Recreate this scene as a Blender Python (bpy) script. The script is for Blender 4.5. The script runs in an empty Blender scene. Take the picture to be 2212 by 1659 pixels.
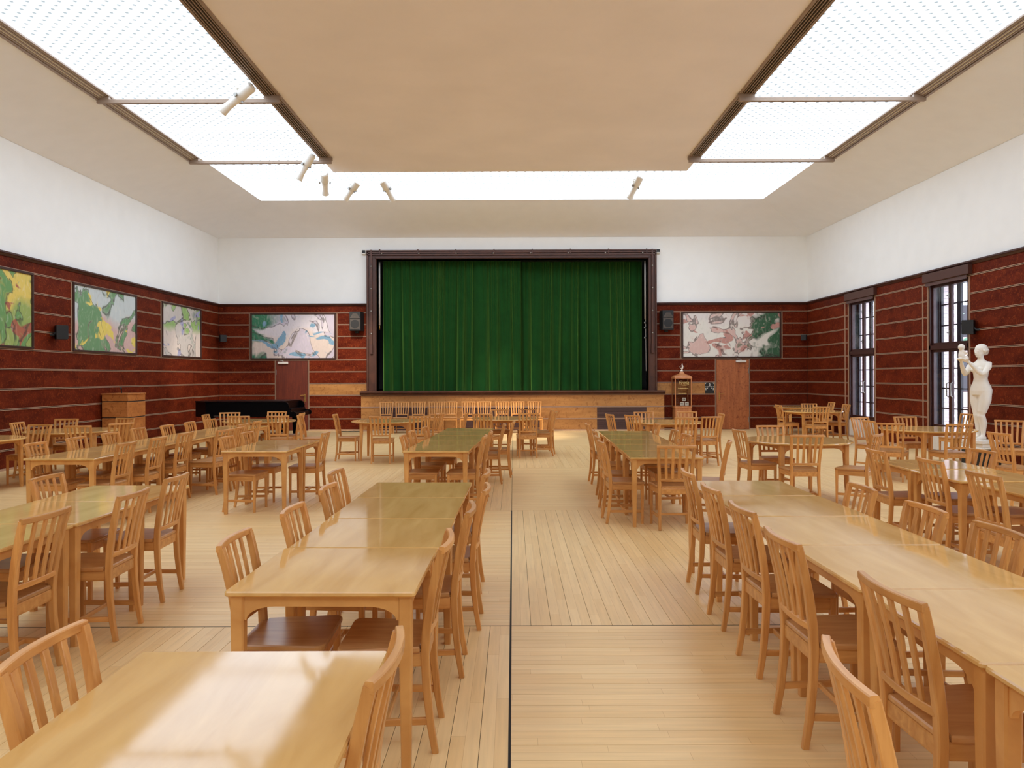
import bpy, bmesh, math, random
from mathutils import Vector, Matrix
random.seed(7)
S = bpy.context.scene
COL = S.collection
PI = math.pi
R = math.radians

# ------------------------------------------------------------------ camera
cam_d = bpy.data.cameras.new('camera')
cam_d.sensor_fit = 'HORIZONTAL'; cam_d.sensor_width = 36.0
cam_d.lens = 1630.0 / 2212.0 * 36.0
cam_d.shift_x = -2.0 / 2212.0
cam_d.shift_y = -16.5 / 2212.0
cam_d.clip_start = 0.05; cam_d.clip_end = 300
cam = bpy.data.objects.new('camera', cam_d); COL.objects.link(cam)
cam.matrix_world = Matrix.Translation((0, 0, 1.6)) @ Matrix.Rotation(PI/2, 4, 'X') @ Matrix.Rotation(-0.0034, 4, 'Z')
S.camera = cam

# ------------------------------------------------------------------ sky, light, exposure
SKY_STRENGTH = 6.5
SKYLIGHT = 2.7
W = bpy.data.worlds.new('overcast_sky'); S.world = W; W.use_nodes = True
bg = W.node_tree.nodes['Background']
bg.inputs[0].default_value = (0.80, 0.89, 1.0, 1); bg.inputs[1].default_value = SKY_STRENGTH
S.view_settings.view_transform = 'Standard'
S.view_settings.look = 'None'
S.view_settings.gamma = 1.0
S.view_settings.use_curve_mapping = False
S.view_settings.exposure = 0.33
try:
    S.cycles.max_bounces = 10; S.cycles.diffuse_bounces = 6; S.cycles.glossy_bounces = 4
    S.cycles.transparent_max_bounces = 12; S.cycles.caustics_reflective = False; S.cycles.caustics_refractive = False
    S.cycles.sample_clamp_indirect = 6.0
except Exception:
    pass

# ------------------------------------------------------------------ room measures (metres)
XL, XR = -8.78, 8.79
YB, YF = 22.5, -6.0
WT = 3.785            # top of the wainscot
WALLTOP = 5.77        # top of the white wall
CZ = 6.43             # ceiling height
SO = 1.945            # soffit run
ROW = 0.351           # panel row height

# ------------------------------------------------------------------ materials
MATS = {}
def sl(r, g, b):
    f = lambda c: (c/255.0/12.92) if c/255.0 <= 0.04045 else ((c/255.0+0.055)/1.055)**2.4
    return (f(r), f(g), f(b), 1.0)
def newmat(name):
    m = bpy.data.materials.new(name); m.use_nodes = True
    nt = m.node_tree; b = nt.nodes['Principled BSDF']
    MATS[name] = m
    return m, nt, b
def nd(nt, t, **kw):
    n = nt.nodes.new(t)
    for k, v in kw.items(): setattr(n, k, v)
    return n
def lk(nt, a, b): nt.links.new(a, b)
def plain(name, col, rough=0.5, metal=0.0, spec=0.5, noise=0.0, nscale=8.0, bump=0.0, coat=0.0):
    m, nt, b = newmat(name)
    b.inputs['Base Color'].default_value = col; b.inputs['Roughness'].default_value = rough
    b.inputs['Metallic'].default_value = metal; b.inputs['Specular IOR Level'].default_value = spec
    b.inputs['Coat Weight'].default_value = coat
    if noise or bump:
        tc = nd(nt, 'ShaderNodeTexCoord'); nz = nd(nt, 'ShaderNodeTexNoise')
        nz.inputs['Scale'].default_value = nscale; nz.inputs['Detail'].default_value = 5
        lk(nt, tc.outputs['Object'], nz.inputs['Vector'])
        if noise:
            rp = nd(nt, 'ShaderNodeValToRGB'); e = rp.color_ramp.elements
            e[0].position = 0.3; e[1].position = 0.7
            e[0].color = tuple(c*(1-noise) for c in col[:3])+(1,); e[1].color = tuple(min(1, c*(1+noise)) for c in col[:3])+(1,)
            lk(nt, nz.outputs['Fac'], rp.inputs['Fac']); lk(nt, rp.outputs['Color'], b.inputs['Base Color'])
        if bump:
            bp = nd(nt, 'ShaderNodeBump'); bp.inputs['Strength'].default_value = bump; bp.inputs['Distance'].default_value = 0.01
            lk(nt, nz.outputs['Fac'], bp.inputs['Height']); lk(nt, bp.outputs['Normal'], b.inputs['Normal'])
    return m
def wood(name, dark, light, rough=0.35, stretch=(3, 30, 30), scale=1.0, vary=0.12, coat=0.0, spec=0.5, fleck=None, detail=6, rvar=0.0):
    """grained wood, grain running along the axis with the small stretch value; a little different on every piece"""
    m, nt, b = newmat(name)
    tc = nd(nt, 'ShaderNodeTexCoord'); oi = nd(nt, 'ShaderNodeObjectInfo')
    off = nd(nt, 'ShaderNodeVectorMath', operation='SCALE'); off.inputs[0].default_value = (17, 31, 23)
    lk(nt, oi.outputs['Random'], off.inputs['Scale'])
    ad = nd(nt, 'ShaderNodeVectorMath', operation='ADD')
    lk(nt, tc.outputs['Object'], ad.inputs[0]); lk(nt, off.outputs[0], ad.inputs[1])
    mp = nd(nt, 'ShaderNodeMapping'); mp.inputs['Scale'].default_value = tuple(s*scale for s in stretch)
    lk(nt, ad.outputs[0], mp.inputs['Vector'])
    nz = nd(nt, 'ShaderNodeTexNoise'); nz.inputs['Scale'].default_value = 1.0; nz.inputs['Detail'].default_value = detail
    nz.inputs['Distortion'].default_value = 0.6
    lk(nt, mp.outputs[0], nz.inputs['Vector'])
    rp = nd(nt, 'ShaderNodeValToRGB'); e = rp.color_ramp.elements
    e[0].position = 0.28; e[0].color = dark; e[1].position = 0.72; e[1].color = light
    lk(nt, nz.outputs['Fac'], rp.inputs['Fac'])
    outc = rp.outputs['Color']
    if fleck:
        n2 = nd(nt, 'ShaderNodeTexNoise'); n2.inputs['Scale'].default_value = fleck[1]; n2.inputs['Detail'].default_value = 8
        n2.inputs['Distortion'].default_value = 1.5
        lk(nt, ad.outputs[0], n2.inputs['Vector'])
        r2 = nd(nt, 'ShaderNodeValToRGB'); r2.color_ramp.elements[0].position = 0.52; r2.color_ramp.elements[1].position = 0.74
        lk(nt, n2.outputs['Fac'], r2.inputs['Fac'])
        mx = nd(nt, 'ShaderNodeMix', data_type='RGBA'); mx.inputs['B'].default_value = fleck[0]
        lk(nt, r2.outputs['Color'], mx.inputs['Factor']); lk(nt, outc, mx.inputs['A'])
        outc = mx.outputs['Result']
    hs = nd(nt, 'ShaderNodeHueSaturation')
    mr = nd(nt, 'ShaderNodeMapRange'); mr.inputs['To Min'].default_value = 1-vary; mr.inputs['To Max'].default_value = 1+vary
    lk(nt, oi.outputs['Random'], mr.inputs['Value']); lk(nt, mr.outputs[0], hs.inputs['Value']); lk(nt, outc, hs.inputs['Color'])
    lk(nt, hs.outputs[0], b.inputs['Base Color'])
    b.inputs['Roughness'].default_value = rough; b.inputs['Coat Weight'].default_value = coat; b.inputs['Coat Roughness'].default_value = 0.12
    b.inputs['Specular IOR Level'].default_value = spec
    if rvar:
        n3 = nd(nt, 'ShaderNodeTexNoise'); n3.inputs['Scale'].default_value = 3.0; n3.inputs['Detail'].default_value = 4
        lk(nt, ad.outputs[0], n3.inputs['Vector'])
        m3 = nd(nt, 'ShaderNodeMapRange'); m3.inputs['From Min'].default_value = 0.3; m3.inputs['From Max'].default_value = 0.7
        m3.inputs['To Min'].default_value = max(0.03, rough-rvar); m3.inputs['To Max'].default_value = rough+rvar
        lk(nt, n3.outputs['Fac'], m3.inputs['Value']); lk(nt, m3.outputs[0], b.inputs['Roughness'])
    return m

BD, BL = sl(186, 124, 62), sl(217, 159, 92)
wood('chair_wood_upright', BD, BL, 0.36, (30, 30, 3))
wood('chair_wood_cross', BD, BL, 0.36, (30, 4, 30))
wood('chair_wood_side', BD, BL, 0.36, (4, 30, 30))
wood('seat_wood', sl(172, 118, 68), sl(196, 146, 92), 0.30, (4, 26, 26), vary=0.14)  # brown varnished plywood, toned darker partly for the shade under the tables
wood('table_wood', sl(190, 129, 66), sl(219, 163, 95), 0.34, (4, 4, 4), vary=0.06)
wood('table_top_wood', sl(204, 157, 92), sl(224, 180, 114), 0.075, (9, 1.6, 9), vary=0.05, rvar=0.03, spec=0.45)
wood('burl_panel', sl(74, 22, 11), sl(108, 40, 20), 0.50, (2.2, 2.2, 5), vary=0.10, spec=0.06, fleck=(sl(134, 60, 28), 20.0))
wood('birch_panel', sl(162, 108, 54), sl(190, 134, 74), 0.40, (1.2, 1.2, 9), vary=0.07, fleck=(sl(140, 84, 38), 9.0))
wood('dark_trim', sl(52, 24, 18), sl(74, 36, 26), 0.42, (2, 20, 20), vary=0.05)
wood('stage_frame_wood', sl(66, 34, 22), sl(90, 50, 33), 0.45, (4, 4, 4), vary=0.05)
wood('door_veneer', sl(146, 80, 44), sl(182, 108, 62), 0.38, (16, 16, 1.4), vary=0.02, fleck=(sl(120, 56, 30), 12))
wood('door_veneer_dark', sl(84, 30, 17), sl(112, 46, 26), 0.45, (16, 16, 1.4), vary=0.02, fleck=(sl(88, 34, 20), 12))
wood('lectern_wood', sl(166, 98, 46), sl(196, 126, 66), 0.40, (2.5, 2.5, 9), vary=0.05, fleck=(sl(140, 76, 34), 12))
wood('vitrine_wood', sl(176, 108, 64), sl(202, 136, 88), 0.36, (14, 14, 2), vary=0.04)
plain('batten_pale', sl(182, 146, 120), 0.6, noise=0.06, nscale=20)
plain('painting_frame_wood', sl(58, 32, 24), 0.4, noise=0.15, nscale=30)
plain('white_plaster', sl(242, 242, 240), 0.9, spec=0.2, noise=0.015, nscale=3)
plain('soffit_plaster', sl(243, 244, 247), 0.9, spec=0.2, noise=0.015, nscale=3)
plain('centre_ceiling', sl(244, 238, 240), 0.85, spec=0.2, noise=0.03, nscale=0.9)
plain('metal_bronze', sl(156, 134, 116), 0.45, metal=0.2, noise=0.05)
plain('slot_black', sl(22, 18, 17), 0.8)
plain('black_plastic', sl(20, 20, 21), 0.5, noise=0.1, nscale=40)
plain('speaker_mesh', sl(74, 66, 60), 0.7, noise=0.2, nscale=60)
plain('piano_lacquer', sl(5, 6, 10), 0.30, spec=0.08)
plain('white_enamel', sl(236, 233, 226), 0.35, noise=0.02)
plain('steel', sl(150, 146, 140), 0.35, metal=0.8)
plain('brass', sl(206, 164, 98), 0.3, metal=0.9)
plain('gold_paint', sl(216, 184, 112), 0.45)
plain('white_card', sl(226, 222, 214), 0.7)
plain('marble', sl(240, 233, 220), 0.42, noise=0.03, nscale=6, bump=0.03)
plain('dark_stone', sl(36, 38, 36), 0.5, noise=0.2, nscale=12)
plain('pale_stone', sl(214, 208, 200), 0.7, noise=0.04, nscale=14)
plain('floor_gap', sl(52, 38, 28), 0.9)
plain('window_wood', sl(58, 26, 22), 0.4, noise=0.12, nscale=24)
plain('outer_window_wood', sl(34, 26, 30), 0.5, noise=0.1, nscale=24)
plain('blind_box', sl(74, 40, 30), 0.5, noise=0.06, nscale=20)
plain('maroon_grille', sl(86, 58, 54), 0.5, noise=0.08, nscale=30)
plain('brick', sl(204, 184, 182), 0.85, noise=0.12, nscale=25, bump=0.2)
plain('mortar', sl(214, 208, 204), 0.95)
plain('bounce_paving', sl(205, 204, 202), 0.9, noise=0.1)  # ground tone made pale to throw daylight up onto the ceiling
plain('far_facade', sl(214, 168, 158), 0.9, noise=0.05)
plain('leaf_green', sl(96, 128, 104), 0.8, noise=0.3, nscale=3)
plain('iron', sl(30, 30, 34), 0.5)

# floor boards: strips with end joints, seen as colour and fine lines within a board
def floor_mat(name, world):
    m, nt, b = newmat(name)
    tc = nd(nt, 'ShaderNodeTexCoord'); oi = nd(nt, 'ShaderNodeObjectInfo')
    off = nd(nt, 'ShaderNodeVectorMath', operation='SCALE'); off.inputs[0].default_value = (0 if world else 37.0, 0, 0)
    lk(nt, oi.outputs['Random'], off.inputs['Scale'])
    ad = nd(nt, 'ShaderNodeVectorMath', operation='ADD')
    lk(nt, tc.outputs['Object'], ad.inputs[0]); lk(nt, off.outputs[0], ad.inputs[1])
    br = nd(nt, 'ShaderNodeTexBrick'); br.offset = 0.37; br.offset_frequency = 2
    br.inputs['Scale'].default_value = 1.0; br.inputs['Brick Width'].default_value = 0.93; br.inputs['Row Height'].default_value = 0.0653
    br.inputs['Mortar Size'].default_value = 0.0009; br.inputs['Mortar Smooth'].default_value = 0.3; br.inputs['Bias'].default_value = 0.0
    br.inputs['Color1'].default_value = sl(229, 192, 134); br.inputs['Color2'].default_value = sl(237, 204, 149)
    br.inputs['Mortar'].default_value = sl(200, 158, 104)
    lk(nt, ad.outputs[0], br.inputs['Vector'])
    mp = nd(nt, 'ShaderNodeMapping'); mp.inputs['Scale'].default_value = (2.5, 42, 1)
    lk(nt, ad.outputs[0], mp.inputs['Vector'])
    nz = nd(nt, 'ShaderNodeTexNoise'); nz.inputs['Scale'].default_value = 1.0; nz.inputs['Detail'].default_value = 6
    lk(nt, mp.outputs[0], nz.inputs['Vector'])
    mr = nd(nt, 'ShaderNodeMapRange'); mr.inputs['From Min'].default_value = 0.3; mr.inputs['From Max'].default_value = 0.7
    mr.inputs['To Min'].default_value = 0.93; mr.inputs['To Max'].default_value = 1.06
    lk(nt, nz.outputs['Fac'], mr.inputs['Value'])
    hs = nd(nt, 'ShaderNodeHueSaturation')
    lk(nt, mr.outputs[0], hs.inputs['Value']); lk(nt, br.outputs['Color'], hs.inputs['Color'])
    h2 = nd(nt, 'ShaderNodeHueSaturation')
    m2 = nd(nt, 'ShaderNodeMapRange'); m2.inputs['To Min'].default_value = 0.97; m2.inputs['To Max'].default_value = 1.03
    lk(nt, oi.outputs['Random'], m2.inputs['Value']); lk(nt, m2.outputs[0], h2.inputs['Value'])
    lk(nt, hs.outputs[0], h2.inputs['Color']); lk(nt, h2.outputs[0], b.inputs['Base Color'])
    b.inputs['Roughness'].default_value = 0.36; b.inputs['Specular IOR Level'].default_value = 0.45
    return m
floor_mat('floor_board', False); floor_mat('floor_board_far', True)

# luminous dotted skylight glass
def skylight_mat():
    m, nt, b = newmat('skylight_glass')
    tc = nd(nt, 'ShaderNodeTexCoord')
    vo = nd(nt, 'ShaderNodeTexVoronoi', voronoi_dimensions='2D'); vo.inputs['Randomness'].default_value = 0.0
    vo.inputs['Scale'].default_value = 1/0.145
    mp = nd(nt, 'ShaderNodeMapping'); mp.inputs['Rotation'].default_value = (0, 0, R(45))
    lk(nt, tc.outputs['Object'], mp.inputs['Vector']); lk(nt, mp.outputs[0], vo.inputs['Vector'])
    rp = nd(nt, 'ShaderNodeValToRGB'); e = rp.color_ramp.elements
    e[0].position = 0.15; e[0].color = (0.16, 0.18, 0.19, 1); e[1].position = 0.27; e[1].color = (0.86, 0.99, 1.15, 1)
    lk(nt, vo.outputs['Distance'], rp.inputs['Fac'])
    em = nd(nt, 'ShaderNodeEmission'); em.inputs['Strength'].default_value = SKYLIGHT
    lk(nt, rp.outputs['Color'], em.inputs['Color'])
    lk(nt, em.outputs[0], nt.nodes['Material Output'].inputs['Surface'])
skylight_mat()

# window glass: clear, with a thin mirror sheen
def glass_mat(name, tint, refl):
    m, nt, b = newmat(name)
    tr = nd(nt, 'ShaderNodeBsdfTransparent'); tr.inputs[0].default_value = tint
    gl = nd(nt, 'ShaderNodeBsdfGlossy'); gl.inputs['Roughness'].default_value = 0.02
    fr = nd(nt, 'ShaderNodeLayerWeight'); fr.inputs[0].default_value = 0.5
    pw = nd(nt, 'ShaderNodeMath', operation='POWER'); pw.inputs[1].default_value = 4.0; lk(nt, fr.outputs['Facing'], pw.inputs[0])
    mu = nd(nt, 'ShaderNodeMath', operation='MULTIPLY_ADD'); mu.inputs[1].default_value = refl*0.5; mu.inputs[2].default_value = 0.03*refl
    lk(nt, pw.outputs[0], mu.inputs[0])
    mx = nd(nt, 'ShaderNodeMixShader')
    lk(nt, mu.outputs[0], mx.inputs[0]); lk(nt, tr.outputs[0], mx.inputs[1]); lk(nt, gl.outputs[0], mx.inputs[2])
    lk(nt, mx.outputs[0], nt.nodes['Material Output'].inputs['Surface'])
glass_mat('window_glass', (0.95, 0.96, 1.0, 1), 0.7)
glass_mat('vitrine_glass', (0.93, 0.92, 0.90, 1), 1.0)

# green velvet
m, nt, b = newmat('green_velvet')
tc = nd(nt, 'ShaderNodeTexCoord'); nz = nd(nt, 'ShaderNodeTexNoise'); nz.inputs['Scale'].default_value = 3; nz.inputs['Detail'].default_value = 5
lk(nt, tc.outputs['Object'], nz.inputs['Vector'])
rp = nd(nt, 'ShaderNodeValToRGB'); rp.color_ramp.elements[0].color = sl(16, 54, 20); rp.color_ramp.elements[1].color = sl(26, 72, 28)
lk(nt, nz.outputs['Fac'], rp.inputs['Fac']); lk(nt, rp.outputs['Color'], b.inputs['Base Color'])
b.inputs['Roughness'].default_value = 0.9; b.inputs['Specular IOR Level'].default_value = 0.1
b.inputs['Sheen Weight'].default_value = 1.0; b.inputs['Sheen Roughness'].default_value = 0.42; b.inputs['Sheen Tint'].default_value = sl(150, 210, 100)

# ------------------------------------------------------------------ mesh helpers
class MB:
    def __init__(s): s.v = []; s.f = []
    def box(s, x0, x1, y0, y1, z0, z1):
        n = len(s.v)
        s.v += [(x0,y0,z0),(x1,y0,z0),(x1,y1,z0),(x0,y1,z0),(x0,y0,z1),(x1,y0,z1),(x1,y1,z1),(x0,y1,z1)]
        s.f += [(n,n+3,n+2,n+1),(n+4,n+5,n+6,n+7),(n,n+1,n+5,n+4),(n+1,n+2,n+6,n+5),(n+2,n+3,n+7,n+6),(n+3,n,n+4,n+7)]
        return s
    def cbox(s, x0, x1, y0, y1, z0, z1, c):
        """box with all edges chamfered by c, as a convex hull"""
        bm = bmesh.new()
        for x, sx in ((x0,1),(x1,-1)):
            for y, sy in ((y0,1),(y1,-1)):
                for z, sz in ((z0,1),(z1,-1)):
                    bm.verts.new((x+sx*c, y+sy*c, z)); bm.verts.new((x+sx*c, y, z+sz*c)); bm.verts.new((x, y+sy*c, z+sz*c))
        bmesh.ops.convex_hull(bm, input=bm.verts)
        bmesh.ops.dissolve_limit(bm, angle_limit=0.02, verts=bm.verts, edges=bm.edges)
        bm.verts.ensure_lookup_table(); bm.verts.index_update()
        n = len(s.v); s.v += [tuple(v.co) for v in bm.verts]
        s.f += [tuple(n+v.index for v in f.verts) for f in bm.faces]
        bm.free(); return s
    def quad(s, a, b, c, d):
        n = len(s.v); s.v += [a, b, c, d]; s.f.append((n, n+1, n+2, n+3)); return s
    def loft(s, rings, closed=True, cap=True):
        """rings: lists of points, same count; joins them and caps the ends"""
        n = len(s.v); k = len(rings[0])
        for r in rings: s.v += [tuple(p) for p in r]
        for i in range(len(rings)-1):
            for j in range(k if closed else k-1):
                a = n+i*k+j; b2 = n+i*k+(j+1) % k
                s.f.append((a, b2, b2+k, a+k))
        if cap and closed:
            s.f.append(tuple(n+j for j in reversed(range(k)))); s.f.append(tuple(n+(len(rings)-1)*k+j for j in range(k)))
        return s
    def sweep(s, path, w, h, side=(0, 1, 0), scale=None):
        """rectangular section swept along path; side = width direction"""
        P = [Vector(p) for p in path]; sd = Vector(side).normalized(); rings = []
        for i, p in enumerate(P):
            t = (P[min(i+1, len(P)-1)] - P[max(i-1, 0)]).normalized()
            a = (sd - t*sd.dot(t)).normalized(); bb = t.cross(a)
            k = scale[i] if scale else 1.0
            c = 0.12
            pts = []
            for (u, v) in ((-1, -1+c*2), (-1+c*2, -1), (1-c*2, -1), (1, -1+c*2), (1, 1-c*2), (1-c*2, 1), (-1+c*2, 1), (-1, 1-c*2)):
                pts.append(p + a*(u*w*0.5*k) + bb*(v*h*0.5*k))
            rings.append(pts)
        return s.loft(rings)
    def tube(s, path, r, n=10, radii=None):
        P = [Vector(p) for p in path]; rings = []
        up = Vector((0.137, 0.21, 0.97))
        for i, p in enumerate(P):
            t = (P[min(i+1, len(P)-1)] - P[max(i-1, 0)]).normalized()
            a = t.cross(up)
            if a.length < 0.05: a = t.cross(Vector((1, 0.1, 0)))
            a.normalize(); bb = t.cross(a)
            rr = radii[i] if radii else r
            rings.append([p + (a*math.cos(2*PI*k/n) + bb*math.sin(2*PI*k/n))*rr for k in range(n)])
        return s.loft(rings)
    def lathe(s, prof, n=24, c=(0, 0, 0)):
        return s.loft([[(c[0]+r*math.cos(2*PI*k/n), c[1]+r*math.sin(2*PI*k/n), c[2]+z) for k in range(n)] for r, z in prof])
    def ellipsoid(s, c, r, n=16, m=10):
        rings = []
        for i in range(m+1):
            a = -PI/2 + PI*i/m; rr = max(math.cos(a), 0.02)
            rings.append([(c[0]+r[0]*rr*math.cos(2*PI*k/n), c[1]+r[1]*rr*math.sin(2*PI*k/n), c[2]+r[2]*math.sin(a)) for k in range(n)])
        return s.loft(rings)
    def prism(s, pts, axis, a0, a1):
        """polygon pts (u,v) extruded along axis: 'x' -> (a,u,v), 'y' -> (u,a,v), 'z' -> (u,v,a)"""
        mk = {'x': lambda u, v, a: (a, u, v), 'y': lambda u, v, a: (u, a, v), 'z': lambda u, v, a: (u, v, a)}[axis]
        return s.loft([[mk(u, v, a0) for u, v in pts], [mk(u, v, a1) for u, v in pts]])
    def mesh(s, name, mat, smooth=False):
        me = bpy.data.meshes.new(name); me.from_pydata(s.v, [], s.f); me.validate()
        bm = bmesh.new(); bm.from_mesh(me); bmesh.ops.recalc_face_normals(bm, faces=bm.faces); bm.to_mesh(me); bm.free()
        if mat: me.materials.append(MATS[mat])
        if smooth:
            for p in me.polygons: p.use_smooth = True
        return me
    def build(s, name, mat, parent=None, smooth=False):
        return link(name, s.mesh(name, mat, smooth), parent)
def link(name, data, parent=None, loc=None, rz=None):
    o = bpy.data.objects.new(name, data); COL.objects.link(o)
    if parent: o.parent = parent
    if loc is not None: o.location = loc
    if rz is not None: o.rotation_euler = (0, 0, rz)
    return o
def box(name, mat, parent, *d): return MB().box(*d).build(name, mat, parent)
def autosmooth(o, ang=40):
    me = o.data
    for p in me.polygons: p.use_smooth = True
    try: me.set_sharp_from_angle(angle=R(ang))
    except Exception: pass
    return o
def tag(o, label=None, cat=None, group=None, kind=None):
    if label: o['label'] = label
    if cat: o['category'] = cat
    if group: o['group'] = group
    if kind: o['kind'] = kind
    return o
def empty(name, loc=(0, 0, 0), rz=0.0):
    o = bpy.data.objects.new(name, None); o.empty_display_size = 0.1; COL.objects.link(o)
    o.location = loc; o.rotation_euler = (0, 0, rz); return o
def copy_tree(o, parent=None):
    c = o.copy(); COL.objects.link(c); c.parent = parent
    for ch in list(o.children): copy_tree(ch, c)
    return c
def struct(o): o['kind'] = 'structure'; return o

# ================================================================== FLOOR
floor = struct(box('floor', 'floor_gap', None, XL-0.3, XR+0.3, YF-0.3, YB+2.6, -0.30, -0.006))
Q = 4.18; NB = 32; BWD = Q/NB
QX = [-0.02 + Q*k for k in range(-3, 3)]
QY = [4.84 + Q*k for k in range(-3, 5)]
plank = MB().box(-Q/2+0.004, Q/2-0.004, -BWD/2+0.0013, BWD/2-0.0013, -0.02, 0.0).mesh('plank', 'floor_board')
rest = {0: MB(), 1: MB()}
def clampbox(mb, x0, x1, y0, y1):
    x0 = max(x0, XL); x1 = min(x1, XR); y0 = max(y0, YF); y1 = min(y1, YB)
    if x1-x0 > 0.01 and y1-y0 > 0.01: mb.box(x0, x1, y0, y1, -0.02, 0.0)
near = {(2,2),(3,2),(1,3),(2,3),(3,3),(4,3),(2,4),(3,4),(4,4)}
for i in range(6):
    for j in range(8):
        x0, y0 = QX[i], QY[j]
        along_x = (i + j) % 2 == 1
        g = 0.008 if i == 3 else 0.003
        for k in range(NB):
            if (i, j) in near:
                o = link('plank', plank, floor)
                if along_x: o.location = (x0+Q/2, y0+BWD*(k+0.5), 0)
                else: o.location = (x0+BWD*(k+0.5), y0+Q/2, 0); o.rotation_euler = (0, 0, PI/2)
            elif along_x: clampbox(rest[0], x0+0.004, x0+Q-0.004, y0+BWD*k+0.0012, y0+BWD*(k+1)-0.0012)
            else: clampbox(rest[1], x0+BWD*k+0.0012, x0+BWD*(k+1)-0.0012, y0+0.004, y0+Q-0.004)
tag(rest[0].build('crosswise_planks', 'floor_board_far', floor), kind='stuff')
r1 = MB()
r1.v = [(y, -x, z) for x, y, z in rest[1].v]; r1.f = rest[1].f
o = tag(r1.build('lengthwise_planks', 'floor_board_far', floor), kind='stuff'); o.rotation_euler = (0, 0, PI/2)
# black expansion strip along the aisle
box('expansion_strip', 'slot_black', floor, -0.026, -0.014, 0.66, 9.0, -0.01, 0.0008)
box('expansion_strip', 'slot_black', floor, -4.2, 4.16, 4.836, 4.844, -0.01, 0.0006)

# ================================================================== WALLS
# left wall
wl = struct(box('wall_left', 'white_plaster', None, XL-0.3, XL, YF-0.3, YB+0.3, -0.02, WALLTOP+0.02))
# front wall behind the camera
wf = struct(box('wall_front', 'white_plaster', None, XL-0.3, XR+0.5, YF-0.3, YF, -0.02, 7.0))
# back wall with the stage opening
OX0, OX1, OZ0, OZ1 = -4.05, 4.03, 1.05, 5.10
mb = MB()
mb.box(XL-0.3, OX0, YB, YB+0.3, -0.02, WALLTOP+0.02); mb.box(OX1, XR+0.3, YB, YB+0.3, -0.02, WALLTOP+0.02)
mb.box(OX0, OX1, YB, YB+0.3, OZ1, WALLTOP+0.02); mb.box(OX0, OX1, YB, YB+0.3, -0.02, OZ0)
wb = struct(mb.build('wall_back', 'white_plaster', None))
# right wall with tall window openings
WIN = [(18.30, 19.70), (14.52, 15.92), (10.74, 12.14), (6.96, 8.36), (3.18, 4.58), (-0.60, 0.80)]
WZ0, WZ1 = 0.47, 3.52
WTH = 0.62
mb = MB()
mb.box(XR, XR+WTH, YF-0.3, YB+0.3, WZ1, WALLTOP+0.02); mb.box(XR, XR+WTH, YF-0.3, YB+0.3, -0.02, WZ0)
ys = sorted([y for w in WIN for y in w]); ys = [YF-0.3] + ys + [YB+0.3]
for k in range(0, len(ys), 2): mb.box(XR, XR+WTH, ys[k], ys[k+1], WZ0, WZ1)
wr = struct(mb.build('wall_right', 'white_plaster', None))

# ---- wainscot of burl panels and pale double battens
PROUD = 0.014
def panel(parent, plane, a0, a1, z0, z1, mat='burl_panel'):
    g = 0.0015
    if plane == 'b': d = (a0+g, a1-g, YB-PROUD, YB+0.001, z0, z1)
    elif plane == 'l': d = (XL-0.001, XL+PROUD, a0+g, a1-g, z0, z1)
    elif plane == 'r': d = (XR-PROUD, XR+0.001, a0+g, a1-g, z0, z1)
    return box('panel', mat, parent, *d)
def batten(parent, plane, a0, a1, z=None, vert=None):
    """two slim pale beads either side of a dark groove; horizontal at height z, or vertical from z0 to z1 = vert at a0"""
    mb = MB(); t = 0.024; w = 0.0050; gp = 0.0115
    for s_ in (-1, 1):
        if vert is None: lo, hi = z + s_*gp - w/2 - 0.002, z + s_*gp + w/2 + 0.002; A = (a0, a1); Z = (lo, hi)
        else: A = (a0 + s_*gp - w/2 - 0.002, a0 + s_*gp + w/2 + 0.002); Z = vert
        if plane == 'b': mb.box(A[0], A[1], YB-t, YB, Z[0], Z[1])
        elif plane == 'l': mb.box(XL, XL+t, A[0], A[1], Z[0], Z[1])
        else: mb.box(XR-t, XR, A[0], A[1], Z[0], Z[1])
    return mb.build('batten', 'batten_pale', parent)
def rows(parent, plane, a0, a1, k0, k1, joints=(), special=None):
    cuts = [a0] + [j for j in joints if a0+0.15 < j < a1-0.15] + [a1]
    for k in range(k0, k1):
        z0 = ROW*k + (0.017 if k else 0.035); z1 = ROW*(k+1) - 0.017
        for c0, c1 in zip(cuts, cuts[1:]):
            panel(parent, plane, c0, c1, z0, z1, special if (special and k == 3) else 'burl_panel')
        if k+1 < 10 and k+1 != 6: batten(parent, plane, a0, a1, ROW*(k+1))
# dark backing behind the panels
box('backing', 'dark_trim', wl, XL-0.001, XL+0.004, YF, YB, 0, WT-0.02)
mb = MB(); mb.box(XL, OX0-0.1, YB-0.004, YB+0.001, 0, WT-0.02); mb.box(OX1+0.1, XR, YB-0.004, YB+0.001, 0, WT-0.02); mb.build('backing', 'dark_trim', wb)
mb = MB()
for k in range(0, len(ys), 2): mb.box(XR-0.004, XR+0.001, max(ys[k], YF), min(ys[k+1], YB), 0, WT-0.02)
for a, c in WIN: mb.box(XR-0.004, XR+0.001, a, c, WZ1, WT-0.02)
mb.build('backing', 'dark_trim', wr)
# left wall
LP = [(11.30, 13.76), (15.02, 17.54), (18.83, 21.17)]
joints = [7.4, 9.6, 11.9, 14.1, 16.4, 18.6, 20.7]
rows(wl, 'l', 5.2, YB-0.02, 0, 6, joints)
batten(wl, 'l', 5.2, YB-0.02, ROW*6)
gaps = [(5.2, LP[0][0]-0.05), (LP[0][1]+0.05, LP[1][0]-0.05), (LP[1][1]+0.05, LP[2][0]-0.05), (LP[2][1]+0.05, YB-0.02)]
for a, c in gaps: rows(wl, 'l', a, c, 6, 10, [8.2])
for a, c in LP:
    for y in (a-0.03, c+0.03): batten(wl, 'l', y, y, vert=(ROW*6+0.02, ROW*10-0.02))
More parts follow.
